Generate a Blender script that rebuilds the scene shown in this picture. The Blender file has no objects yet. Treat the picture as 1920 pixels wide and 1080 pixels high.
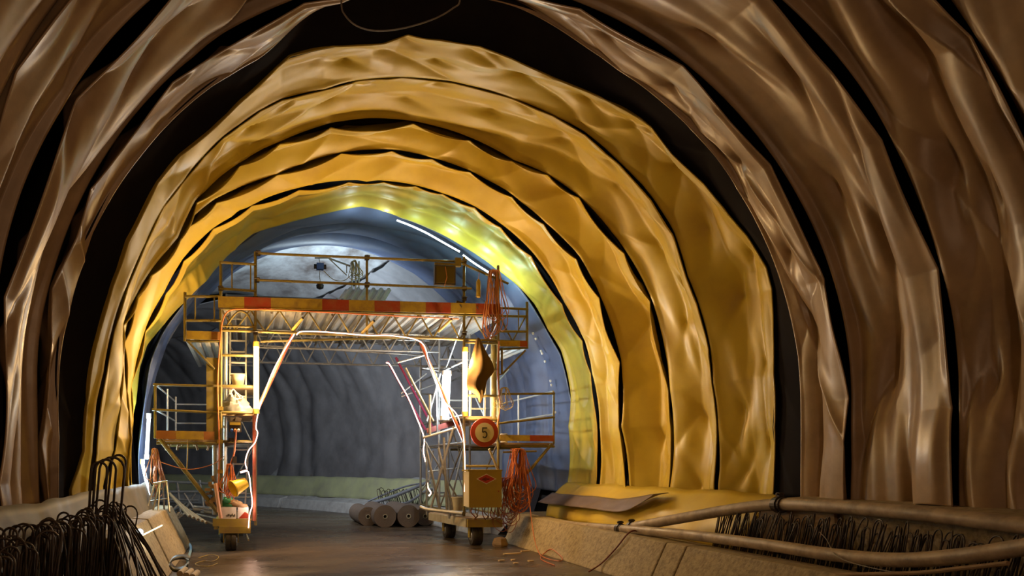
import bpy, bmesh, math, random
import numpy as np
from mathutils import Vector, Matrix

SC = bpy.context.scene
COL = SC.collection
PI = math.pi
rnd = random.Random(7)

# ---------------------------------------------------------------- camera
FPX, PCX, PCY, CAMH, YAW = 1400.0, 711.0, 870.0, 1.6, math.radians(10)
cam_d = bpy.data.cameras.new('camera')
cam_d.sensor_width = 36.0
cam_d.lens = 36.0 * FPX / 1920.0
cam_d.shift_x = (960 - PCX) / 1920.0
cam_d.shift_y = (PCY - 540) / 1920.0
cam_d.clip_start = 0.05
cam = bpy.data.objects.new('camera', cam_d)
cam.location = (0, 0, CAMH)
cam.rotation_euler = (PI / 2, 0, -YAW)
COL.objects.link(cam)
SC.camera = cam
SC.view_settings.view_transform = 'Standard'
SC.view_settings.look = 'None'
SC.view_settings.gamma = 1.0
SC.view_settings.exposure = 0.0
SC.view_settings.use_curve_mapping = False
SC.cycles.use_denoising = True
SC.cycles.max_bounces = 6
SC.cycles.sample_clamp_indirect = 4.0

# ---------------------------------------------------------------- world
W = bpy.data.worlds.new('tunnel_air')
SC.world = W
W.use_nodes = True
W.node_tree.nodes['Background'].inputs[0].default_value = (0.10, 0.085, 0.09, 1)
W.node_tree.nodes['Background'].inputs[1].default_value = 0.14

# pixel of the photograph -> point of the place on a known plane
CY_, SY_ = math.cos(YAW), math.sin(YAW)
def ray(px, py):
    a, b = (px - PCX) / FPX, (PCY - py) / FPX
    return Vector((a * CY_ + SY_, -a * SY_ + CY_, b))
def PY(px, py, y):
    r = ray(px, py); t = y / r.y
    return Vector((r.x * t, y, CAMH + r.z * t))
def PX(px, py, x):
    r = ray(px, py); t = x / r.x
    return Vector((x, r.y * t, CAMH + r.z * t))
def PZ(px, py, z=0.0):
    r = ray(px, py); t = (z - CAMH) / r.z
    return Vector((r.x * t, r.y * t, z))

# ---------------------------------------------------------------- lamps of the site and added fill
def light(name, kind, loc, power, color, size=0.1, aim=None, spot=None, size_y=None):
    d = bpy.data.lights.new(name, kind)
    d.energy = power; d.color = color
    if kind == 'AREA':
        d.size = size
        if size_y: d.shape = 'RECTANGLE'; d.size_y = size_y
    else:
        d.shadow_soft_size = size
    if spot: d.spot_size = math.radians(spot); d.spot_blend = 0.6
    o = bpy.data.objects.new(name, d)
    o.location = loc
    if aim is not None:
        o.rotation_euler = (Vector(aim) - Vector(loc)).to_track_quat('-Z', 'Y').to_euler()
    COL.objects.link(o)
    return o
ORANGE = (1.0, 0.63, 0.27)
WARM = (1.0, 0.60, 0.33)
COOL = (0.72, 0.90, 1.0)
# unseen fill lamps added behind the camera to brighten the near sheets
light('fill_behind', 'AREA', (1.2, -2.5, 3.2), 28, WARM, 0.6, aim=(4.0, 8, 3.5))
light('fill_behind', 'AREA', (3.4, 1.0, 2.4), 40, WARM, 0.5, aim=(-2.0, 6.5, 2.5))
# white floods on the far side of the gantry
light('far_flood', 'AREA', (2.2, 18.5, 4.9), 190, COOL, 0.4, aim=(1.7, 21.0, 8.0))
light('far_flood', 'AREA', (0.3, 19.5, 3.6), 190, (0.88, 0.94, 1.0), 0.4, aim=(5.0, 24.5, 2.6))

# ---------------------------------------------------------------- materials
def srgb(r, g, b):
    f = lambda c: ((c / 255 + 0.055) / 1.055) ** 2.4 if c > 10 else c / 255 / 12.92
    return (f(r), f(g), f(b), 1.0)
def mat(name, base, rough=0.5, metal=0.0, dirt=None, dirt_scale=3.0, dirt_amt=0.5, bump=0.0, bump_scale=20.0,
        rough_var=0.0, coat=0.0, spec=0.5, stretch=(1, 1, 1)):
    m = bpy.data.materials.new(name); m.use_nodes = True
    nt = m.node_tree; N = nt.nodes; L = nt.links
    bs = N['Principled BSDF']
    bs.inputs['Roughness'].default_value = rough
    bs.inputs['Metallic'].default_value = metal
    bs.inputs['Specular IOR Level'].default_value = spec
    bs.inputs['Coat Weight'].default_value = coat
    bs.inputs['Base Color'].default_value = base if len(base) == 4 else (*base, 1)
    tc = N.new('ShaderNodeTexCoord'); mp = N.new('ShaderNodeMapping')
    mp.inputs['Scale'].default_value = stretch
    L.new(tc.outputs['Object'], mp.inputs['Vector'])
    if dirt is not None:
        n = N.new('ShaderNodeTexNoise'); n.inputs['Scale'].default_value = dirt_scale
        n.inputs['Detail'].default_value = 6; n.inputs['Roughness'].default_value = 0.65
        L.new(mp.outputs[0], n.inputs['Vector'])
        r = N.new('ShaderNodeValToRGB')
        r.color_ramp.elements[0].position = 0.42; r.color_ramp.elements[0].color = (0, 0, 0, 1)
        r.color_ramp.elements[1].position = 0.72; r.color_ramp.elements[1].color = (dirt_amt,) * 3 + (1,)
        L.new(n.outputs['Fac'], r.inputs['Fac'])
        mx = N.new('ShaderNodeMix'); mx.data_type = 'RGBA'
        mx.inputs['A'].default_value = base if len(base) == 4 else (*base, 1)
        mx.inputs['B'].default_value = dirt if len(dirt) == 4 else (*dirt, 1)
        L.new(r.outputs['Color'], mx.inputs['Factor'])
        L.new(mx.outputs['Result'], bs.inputs['Base Color'])
    if rough_var:
        n2 = N.new('ShaderNodeTexNoise'); n2.inputs['Scale'].default_value = dirt_scale * 0.7; n2.inputs['Detail'].default_value = 5
        L.new(mp.outputs[0], n2.inputs['Vector'])
        mr = N.new('ShaderNodeMapRange')
        mr.inputs['From Min'].default_value = 0.35; mr.inputs['From Max'].default_value = 0.65
        mr.inputs['To Min'].default_value = max(0.03, rough - rough_var); mr.inputs['To Max'].default_value = min(1, rough + rough_var)
        L.new(n2.outputs['Fac'], mr.inputs['Value']); L.new(mr.outputs[0], bs.inputs['Roughness'])
    if bump:
        n3 = N.new('ShaderNodeTexNoise'); n3.inputs['Scale'].default_value = bump_scale; n3.inputs['Detail'].default_value = 5
        L.new(mp.outputs[0], n3.inputs['Vector'])
        b = N.new('ShaderNodeBump'); b.inputs['Strength'].default_value = bump; b.inputs['Distance'].default_value = 0.02
        L.new(n3.outputs['Fac'], b.inputs['Height']); L.new(b.outputs[0], bs.inputs['Normal'])
    return m
def glow(name, color, strength):
    m = bpy.data.materials.new(name); m.use_nodes = True
    nt = m.node_tree; nt.nodes.clear()
    e = nt.nodes.new('ShaderNodeEmission'); o = nt.nodes.new('ShaderNodeOutputMaterial')
    e.inputs[0].default_value = (*color, 1); e.inputs[1].default_value = strength
    nt.links.new(e.outputs[0], o.inputs[0])
    return m

M = {}
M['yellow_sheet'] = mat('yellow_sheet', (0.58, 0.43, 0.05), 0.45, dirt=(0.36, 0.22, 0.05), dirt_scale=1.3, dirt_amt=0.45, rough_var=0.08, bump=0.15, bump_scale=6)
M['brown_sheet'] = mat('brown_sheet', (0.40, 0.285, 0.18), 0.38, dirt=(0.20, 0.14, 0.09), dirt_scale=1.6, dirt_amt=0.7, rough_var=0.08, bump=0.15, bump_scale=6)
M['shaded_sheet'] = mat('shaded_sheet', (0.014, 0.012, 0.016), 0.8, spec=0.05, dirt=(0.022, 0.02, 0.02), dirt_scale=2, dirt_amt=0.5)  # near-black colour standing in for the unlit sheet faces
M['slate_sheet'] = mat('slate_sheet', (0.115, 0.15, 0.27), 0.45, dirt=(0.07, 0.07, 0.10), dirt_scale=1.2, dirt_amt=0.6, bump=0.2, bump_scale=4)
M['grey_sheet'] = mat('grey_sheet', (0.20, 0.195, 0.21), 0.5, dirt=(0.07, 0.065, 0.07), dirt_scale=1.0, dirt_amt=0.6, bump=0.25, bump_scale=4)
M['rock'] = mat('rock', (0.03, 0.028, 0.03), 0.9, dirt=(0.05, 0.04, 0.03), bump=0.5, bump_scale=5)
M['shotcrete'] = mat('shotcrete', (0.34, 0.35, 0.37), 0.8, dirt=(0.05, 0.028, 0.02), dirt_scale=1.0, dirt_amt=1.0, bump=0.5, bump_scale=6, stretch=(1, 0.5, 0.4))
M['concrete'] = mat('concrete', (0.36, 0.29, 0.18), 0.75, dirt=(0.12, 0.085, 0.05), dirt_scale=14, dirt_amt=0.8, bump=0.7, bump_scale=25)
M['pale_concrete'] = mat('pale_concrete', (0.40, 0.40, 0.40), 0.75, dirt=(0.2, 0.19, 0.18), dirt_scale=4, dirt_amt=0.7, bump=0.3, bump_scale=25)
M['road'] = mat('road', (0.085, 0.060, 0.038), 0.30, dirt=(0.06, 0.042, 0.03), dirt_scale=1.1, dirt_amt=0.8, rough_var=0.13, bump=0.7, bump_scale=14, stretch=(0.6, 1.5, 1))

# ---------------------------------------------------------------- object helpers
def mesh_obj(name, V, F, m, parent=None, smooth=True, uv=None):
    me = bpy.data.meshes.new(name)
    me.from_pydata([tuple(map(float, v)) for v in V], [], F)
    me.update()
    if smooth:
        me.polygons.foreach_set('use_smooth', [True] * len(me.polygons))
    for x in (m if isinstance(m, (list, tuple)) else [m]): me.materials.append(x)
    o = bpy.data.objects.new(name, me)
    COL.objects.link(o)
    if parent: o.parent = parent
    return o
def tag(o, label=None, cat=None, group=None, kind=None):
    if label: o['label'] = label
    if cat: o['category'] = cat
    if group: o['group'] = group
    if kind: o['kind'] = kind
    return o
def thing(name, label, cat, loc=(0, 0, 0), group=None, rz=0.0):
    o = bpy.data.objects.new(name, None); o.empty_display_size = 0.1
    o.location = loc; o.rotation_euler = (0, 0, rz)
    COL.objects.link(o)
    return tag(o, label, cat, group)
def copy_tree(o, parent=None):
    c = o.copy(); COL.objects.link(c); c.parent = parent
    for ch in list(o.children): copy_tree(ch, c)
    return c

# value noise in numpy
def _hash(ix, iy, seed):
    h = (ix.astype(np.int64) * 374761393 + iy.astype(np.int64) * 668265263 + seed * 1442695041) & 0xffffffff
    h = ((h ^ (h >> 13)) * 1274126177) & 0xffffffff
    h = (h ^ (h >> 16)) & 0xffffffff
    return h / 4294967295.0
def vnoise(x, y, seed=0):
    x = np.asarray(x, float); y = np.asarray(y, float)
    x, y = np.broadcast_arrays(x, y)
    ix = np.floor(x); iy = np.floor(y); fx = x - ix; fy = y - iy
    fx = fx * fx * fx * (fx * (fx * 6 - 15) + 10); fy = fy * fy * fy * (fy * (fy * 6 - 15) + 10)
    a = _hash(ix, iy, seed); b = _hash(ix + 1, iy, seed); c = _hash(ix, iy + 1, seed); d = _hash(ix + 1, iy + 1, seed)
    return (a * (1 - fx) + b * fx) * (1 - fy) + (c * (1 - fx) + d * fx) * fy
def ridge(x, y, seed=0):
    return 1 - np.abs(2 * vnoise(x, y, seed) - 1)
def sstep(a, b, x):
    t = np.clip((x - a) / (b - a), 0, 1); return t * t * (3 - 2 * t)
# ================================================================ the tunnel
CX, CZ, R0 = 2.4, 2.4, 4.42        # centre of the vault and its clear radius
BEND_Y, BEND_R = 15.0, 19.3        # from here the tunnel turns left
def frame(s):
    """point on the centre line and the direction across it (to the right) at running metre s"""
    if s <= BEND_Y: return Vector((CX, s, 0)), Vector((1, 0, 0))
    th = (s - BEND_Y) / BEND_R
    c = Vector((CX - BEND_R, BEND_Y, 0))
    n = Vector((math.cos(th), math.sin(th), 0))
    return c + n * BEND_R, n
def tpt(s, dx, z):
    c, n = frame(s)
    p = c + n * dx
    return (p.x, p.y, z)

PHI_A, PHI_B = math.radians(-17.5), math.radians(197.5)
def grid_sheet(name, m, rfun, s_of, ns, nphi, phi0=PHI_A, phi1=PHI_B, thick=0.012, mat_idx=None):
    """a sheet of membrane: rfun(phi array, s array 0..1) -> radius ; s_of(phi, s) -> running metre"""
    ph = np.linspace(phi0, phi1, nphi); ss = np.linspace(0, 1, ns)
    PH, S = np.meshgrid(ph, ss, indexing='ij')
    R = rfun(PH, S); Y = s_of(PH, S)
    V = []
    c_, s_ = np.cos(PH), np.sin(PH)
    dx = R * c_; z = CZ + R * s_
    for i in range(nphi):
        for j in range(ns):
            y = Y[i, j]
            if y <= BEND_Y: V.append((CX + dx[i, j], y, z[i, j]))
            else: V.append(tpt(y, dx[i, j], z[i, j]))
    F = [(i * ns + j, i * ns + j + 1, (i + 1) * ns + j + 1, (i + 1) * ns + j) for i in range(nphi - 1) for j in range(ns - 1)]
    o = mesh_obj(name, V, F, m)
    if thick:
        md = o.modifiers.new('sheet_thickness', 'SOLIDIFY'); md.thickness = thick; md.offset = 0
    return o

# hems of the sheets as they run over the vault (photograph pixels -> points on the plane y = Y)
HEM = [
 (8.9, .02, [(136,917),(150,880),(161,844),(167,744),(192,622),(215,540),(250,450),(300,345),(340,295),(400,245),(475,175),(520,132),(545,110),(625,90),(720,82),(765,65),(800,74),(900,88),(960,112),(1040,150),(1125,185),(1200,225),(1220,240),(1260,290),(1320,345),(1360,390),(1400,440),(1440,500),(1450,540),(1451,600),(1448,700),(1449,800),(1451,935)]),
 (10.05, .02, [(172,917),(180,850),(186,780),(200,700),(215,620),(240,540),(275,460),(310,390),(345,345),(385,295),(420,260),(450,238),(490,210),(530,190),(610,172),(670,155),(755,148),(850,158),(960,189),(1035,220),(1095,255),(1160,310),(1220,375),(1260,440),(1285,520),(1305,570),(1327,655),(1332,720),(1342,790),(1342,905)]),
 (11.4, .10, [(197,911),(217,844),(230,760),(231,678),(233,611),(261,555),(283,517),(339,450),(370,380),(450,312),(525,272),(620,237),(775,234),(880,265),(960,305),(1025,330),(1085,372),(1170,475),(1218,565),(1253,732),(1253,915)]),
 (12.4, .09, [(240,939),(250,822),(240,733),(234,644),(255,565),(290,500),(345,430),(405,378),(520,330),(640,290),(735,285),(810,300),(880,325),(960,370),(1020,420),(1083,485),(1122,560),(1160,680),(1160,800),(1175,927)]),
 (13.6, .08, [(246,935),(250,789),(246,722),(272,622),(310,550),(344,489),(400,430),(472,385),(560,355),(655,340),(720,341),(780,350),(830,365),(890,390),(940,425),(997,480),(1055,570),(1092,640),(1107,700),(1120,800),(1117,927)]),
 (15.1, .03, [(247,940),(250,800),(258,755),(264,689),(278,650),(311,611),(355,561),(389,528),(415,497),(475,441),(527,426),(572,413),(617,402),(677,390),(715,396),(752,411),(801,430),(865,464),(925,505),(977,546),(1000,572),(1026,621),(1049,659),(1060,700),(1066,740),(1063,800),(1058,925)]),
]
def hem_funcs(Yh, sag, pts):
    q = []
    for (px, py) in pts:
        p = PY(px, py, Yh); dx, dz = p.x - CX, p.z - CZ
        q.append((math.atan2(dz, dx) if dz > -3 and not (dx < 0 and dz < 0) else math.atan2(dz, dx) + 2 * PI, math.hypot(dx, dz)))
    q.sort()
    a = np.array([t[0] for t in q]); r = np.array([t[1] for t in q])
    def env(ph):
        e = np.interp(ph, a, r)
        lo = ph < a[0]; hi = ph > a[-1]
        e = np.where(lo, r[0] * math.cos(a[0]) / np.cos(ph), e)
        e = np.where(hi, r[-1] * math.cos(a[-1]) / np.cos(ph), e)
        return e
    def hem(ph):
        e = env(ph)
        k = np.clip(np.searchsorted(a, ph) - 1, 0, len(a) - 2)
        u = np.clip((ph - a[k]) / (a[k + 1] - a[k]), 0, 1)
        L = (a[k + 1] - a[k]) * 4.4
        up = sstep(math.radians(-5), math.radians(25), ph) * sstep(math.radians(185), math.radians(160), ph)
        return e - sag * np.minimum(L, 1.5) * 4 * u * (1 - u) * (0.25 + 0.75 * up)
    return env, hem

def relief(a, y, seed, amp=1.0, pin_rows=(0.5,), y0=0.0, y1=1.0, pin_gap=1.15, k=None):
    """folds of a hanging sheet; a = metres along the arch, y = running metre"""
    w = vnoise(a * 0.45, y * 0.8, seed) - 0.5
    o = 0.105 * (ridge((y + 0.45 * w) * 2.0, a * 0.11, seed + 1) ** 1.5 - 0.45)
    o += 0.045 * (vnoise((y + 0.5 * w) * 3.6, a * 0.30 + 3, seed + 2) - 0.5)
    d1 = a * 0.9 + y * 1.5 + 1.1 * w; d2 = a * 0.55 - y * 1.2
    o += 0.045 * (ridge(d1 * 0.85, d2 * 0.22, seed + 3) ** 2.2 - 0.35)
    e1 = a * 0.9 - y * 1.7 + 1.3 * w; e2 = a * 0.5 + y * 1.1
    o -= 0.042 * (ridge(e1 * 1.1, e2 * 0.25, seed + 4) ** 2.5 - 0.3)
    o += 0.008 * (vnoise(a * 3.1, y * 7, seed + 5) - 0.5)
    rg = random.Random(seed)
    n = int(18 / pin_gap)
    for ri, row in enumerate(pin_rows):
        yr = y0 + (y1 - y0) * row
        for i in range(n + 1):
            pa = -1.6 + pin_gap * (i + (0.5 if ri % 2 else 0)) + rg.uniform(-.22, .22)
            py = yr + rg.uniform(-.10, .10)
            d = np.sqrt(((a - pa) * 0.75) ** 2 + ((y - py) * 1.15) ** 2 + 1e-4)
            o += 0.075 * np.exp(-d / 0.16) - 0.0
            # pull folds falling away from each pin
            t = rg.uniform(-.5, .5)
            dd = (y - py) - t * (a - pa)
            al = np.abs(a - pa)
            o += 0.030 * np.exp(-(dd / (0.05 + 0.12 * al)) ** 2) * np.exp(-al / 0.55)
    return o * amp

def vault_sheet(label, m, env0, hem0, env1, Y0, Y1, bulge, peak, seed, group, rows=(0.5,), amp=1.0, ns=44, nphi=720,
                end_gap=0.03, cat='membrane sheet', lo=-16.5, hi=196.5, name='membrane_sheet', drape=0.0, structure=False):
    """Y0 and Y1: (running metre on the right wall, on the left wall)"""
    Y0 = Y0 if isinstance(Y0, tuple) else (Y0, Y0); Y1 = Y1 if isinstance(Y1, tuple) else (Y1, Y1)
    def sf(PH, S):
        a = PH * R0; k = np.clip(PH / PI, 0, 1)
        y0 = Y0[0] + (Y0[1] - Y0[0]) * k; y1 = Y1[0] + (Y1[1] - Y1[0]) * k
        wob = 0.07 * (vnoise(a * 0.9, S * 0 + 1, seed + 7) - 0.5)
        return y0 + wob * (1 - S) + (y1 - y0) * S
    def rf(PH, S):
        a = PH * R0
        yy = sf(PH, S)
        w1 = (1 - S) ** 1.5; w2 = (1 - w1) * (1 - S)
        r = (hem0(PH) * w1 + env0(PH) * w2 + (env1(PH) + end_gap) * S) / (w1 + w2 + S)
        fade = sstep(0.0, 0.10, S) * sstep(1.0, 0.95, S)
        pk = peak + 0.10 * (vnoise(a * 0.5, S * 0 + 9, seed + 8) - 0.5)
        g = np.where(S < pk, S / pk, (1 - S) / (1 - pk))
        g = g ** 1.15 * (1.25 - 0.25 * g)
        b = bulge * g * (0.5 + 1.0 * vnoise(a * 0.6, S * 0 + 5, seed + 9))
        o = relief(a * (0.55 if drape > .1 else 1.0), yy, seed, amp, rows, 0.5 * (Y0[0] + Y0[1]), 0.5 * (Y1[0] + Y1[1]))
        if drape:
            w = vnoise(a * 0.35, yy * 0.6, seed + 20) - 0.5
            o = o + drape * (ridge(a * 0.42 + yy * 0.75 + 0.8 * w, a * 0.25 - yy * 0.5, seed + 21) - 0.5)
            o = o + drape * 0.7 * (ridge(a * 0.30 - yy * 1.15 + 0.9 * w, a * 0.2 + yy * 0.4, seed + 22) - 0.5)
        return r + b + o * (0.2 + 0.8 * fade)
    o = grid_sheet(name, m, rf, sf, ns, nphi, math.radians(lo), math.radians(hi))
    if structure: o.name = 'wall_lining'; tag(o, kind='structure')
    else: tag(o, label, cat, group)
    return o

HF = [hem_funcs(*h) for h in HEM]
YG = 'yellow membrane sheets over the vault'
ylab = ['outermost yellow membrane sheet, its front edge bordering the black band of the vault',
        'yellow membrane sheet over the vault, second from the camera, with a thin welded front seam',
        'yellow membrane sheet over the vault, third from the camera, with a scalloped front edge',
        'yellow membrane sheet over the vault, fourth from the camera and fifth-last before the bend',
        'innermost yellow membrane sheet, glowing yellow-green beside the slate blue sheet']
ylab[3] = 'yellow membrane sheet over the vault, fourth from the camera, next to the innermost one'
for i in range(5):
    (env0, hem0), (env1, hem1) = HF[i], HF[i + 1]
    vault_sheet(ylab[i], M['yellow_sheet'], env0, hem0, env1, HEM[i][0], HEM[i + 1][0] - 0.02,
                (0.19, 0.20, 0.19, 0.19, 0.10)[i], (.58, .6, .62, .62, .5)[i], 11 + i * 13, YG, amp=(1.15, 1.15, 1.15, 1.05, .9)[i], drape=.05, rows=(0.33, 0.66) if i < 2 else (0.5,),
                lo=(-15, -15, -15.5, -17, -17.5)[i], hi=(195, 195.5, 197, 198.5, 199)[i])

# ---- the brownish sheets near the camera
def const_env(extra=0.0):
    def f(ph):
        r = R0 + extra + 0 * ph
        # walls run down straight below the springing
        r = np.where(ph < 0, (R0 + extra) / np.cos(ph), r)
        r = np.where(ph > PI, (R0 + extra) / -np.cos(ph), r)
        return r
    return f
def scallop(f, sag, gap, seed):
    def h(ph):
        a = ph * R0 / gap + 0.4 * vnoise(ph * 2, ph * 0, seed)
        u = a - np.floor(a)
        return f(ph) - sag * 4 * u * (1 - u)
    return h
NEAR = [((-7.0, -7.0), (-4.5, -4.5), 'brown membrane sheet far behind the camera'),
        ((-4.5, -4.5), (-2.0, -2.0), 'brown membrane sheet behind the camera'),
        ((-2.0, -2.0), (0.4, 0.6), 'brown membrane sheet beside the camera'),
        ((0.4, 0.6), (2.9, 3.3), 'brown membrane sheet over the camera'),
        ((2.9, 3.3), (5.10, 5.75), 'brown membrane sheet cut off by the upper left corner of the vault view'),
        ((5.10, 5.75), (6.25, 6.70), 'broad brown membrane sheet hanging at both ends of the picture, nearest the camera'),
        ((6.25, 6.70), (7.60, 8.05), 'brown membrane sheet in the middle of the near vault, between two black creases'),
        ((7.60, 8.05), (8.42, 8.66), 'narrow crumpled brown membrane sheet whose far edge meets the black band')]
NEAR[4] = NEAR[4][:2] + ('brown membrane sheet of which only the far rim shows in the upper corners',)
def rim_env(ph):
    d = np.degrees(ph)
    return const_env(0)(ph) + 0.10 * sstep(122, 110, d) + 0.22 * sstep(122, 106, d) * sstep(62, 85, d) - 0.04
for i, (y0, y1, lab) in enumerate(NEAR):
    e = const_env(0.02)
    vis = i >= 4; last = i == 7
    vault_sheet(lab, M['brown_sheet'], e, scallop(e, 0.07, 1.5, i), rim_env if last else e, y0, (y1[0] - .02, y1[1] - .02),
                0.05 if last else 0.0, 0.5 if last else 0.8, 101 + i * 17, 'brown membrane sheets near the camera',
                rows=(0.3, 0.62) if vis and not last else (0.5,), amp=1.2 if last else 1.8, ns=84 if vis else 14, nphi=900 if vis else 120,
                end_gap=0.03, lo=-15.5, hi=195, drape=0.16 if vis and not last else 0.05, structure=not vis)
# the black band: shade between brown and yellow lining, modelled as a black sheet
vault_sheet('dark arched band of shade, made as a black sheet, in front of the yellow lining', M['shaded_sheet'],
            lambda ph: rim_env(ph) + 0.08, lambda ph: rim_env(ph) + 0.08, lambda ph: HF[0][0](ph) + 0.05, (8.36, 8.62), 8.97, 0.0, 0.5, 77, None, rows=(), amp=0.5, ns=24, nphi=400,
            name='shade_band', end_gap=0, lo=-15, hi=195)

# ---- rock behind everything, road, far lining
def sweep(name, m, prof, s_list, kind='structure', closed=False, disp=None, parent=None):
    """prof = [(dx, z)]; swept along the tunnel"""
    V, F = [], []; n = len(prof)
    for s in s_list:
        for (dx, z) in prof: V.append(tpt(s, dx, z))
    for k in range(len(s_list) - 1):
        for j in range(n if closed else n - 1):
            j2 = (j + 1) % n
            F.append((k * n + j, k * n + j2, (k + 1) * n + j2, (k + 1) * n + j))
    if closed:
        F.append(tuple(range(n))); F.append(tuple((len(s_list) - 1) * n + j for j in reversed(range(n))))
    o = mesh_obj(name, V, F, m, parent, smooth=False)
    if kind: o['kind'] = kind
    return o
shell_prof = [((R0 + 0.66) * math.cos(t), CZ + (R0 + 0.66) * math.sin(t)) for t in np.linspace(math.radians(-30), math.radians(210), 61)]
shell_prof = [(x, max(z, -0.02)) for x, z in shell_prof]
sl = list(np.arange(-8, 15.1, 1.0)) + list(np.arange(15.5, 17.5, .5))
tag(sweep('wall_rock', M['rock'], shell_prof, sl), kind='structure')
sl2 = list(np.arange(17.0, 60, 1.0))
shotp = [((R0 + 0.30) * math.cos(t), CZ + (R0 + 0.30) * math.sin(t)) for t in np.linspace(math.radians(-30), math.radians(210), 81)]
sh = sweep('wall_shotcrete', M['shotcrete'], shotp, sl2)
sh.data.polygons.foreach_set('use_smooth', [True] * len(sh.data.polygons))
sweep('floor', M['road'], [(-4.9, 0.0), (-3.3, 0.0), (0, 0.03), (2.9, 0.0), (4.9, 0.0)], list(np.arange(-8, 60, 1.0)))
sweep('wall_back', M['rock'], [(-5, 0), (-5, 7.5), (5, 7.5), (5, 0)], [-8.0, -8.05], closed=True)

def far_sheet(name, label, m, s0, s1, rad, amp, seed, phi0, phi1, ns, nphi, group, thick=0.012):
    def rf(PH, S):
        a = PH * R0; yy = s0 + (s1 - s0) * S
        r = rad + 0 * PH
        r = np.where(PH < 0, rad / np.cos(PH), r); r = np.where(PH > PI, rad / -np.cos(PH), r)
        w = vnoise(a * 0.5, yy * 0.7, seed) - 0.5
        o = 0.10 * (ridge((yy + 0.6 * w) * 1.1, a * 0.2, seed + 1) ** 2 - 0.4)
        o += 0.06 * (vnoise((yy + 0.5 * w) * 2.6, a * 0.4, seed + 2) - 0.5)
        o += 0.05 * (ridge(a * 0.8 + yy * 1.2, a * 0.3 - yy * .5, seed + 3) - 0.5)
        return r + amp * o
    o = grid_sheet(name, m, rf, lambda P, S: s0 + (s1 - s0) * S, ns, nphi, phi0, phi1, thick)
    return tag(o, label, 'membrane sheet', group)
far_sheet('membrane_sheet', 'slate blue membrane sheet with white nails right behind the yellow lining', M['slate_sheet'], 15.12, 17.9, R0 + 0.0, 1.9, 301, PHI_A, PHI_B, 60, 420, None)
far_sheet('membrane_sheet', 'dark grey wrinkled membrane on the right-hand wall of the far bend', M['grey_sheet'], 17.8, 46, R0 + 0.05, 1.7, 401, PHI_A, math.radians(72), 300, 160, None)
far_sheet('membrane_sheet', 'grey membrane on the left-hand wall behind the gantry', M['grey_sheet'], 17.8, 40, R0 + 0.05, 1.1, 501, math.radians(140), PHI_B, 160, 90, None)
far_sheet('membrane_sheet', 'dark membrane over the crown deep inside the tunnel', M['grey_sheet'], 24.5, 50, R0 - 0.0, 1.1, 601, math.radians(70), math.radians(142), 120, 80, None)
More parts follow.
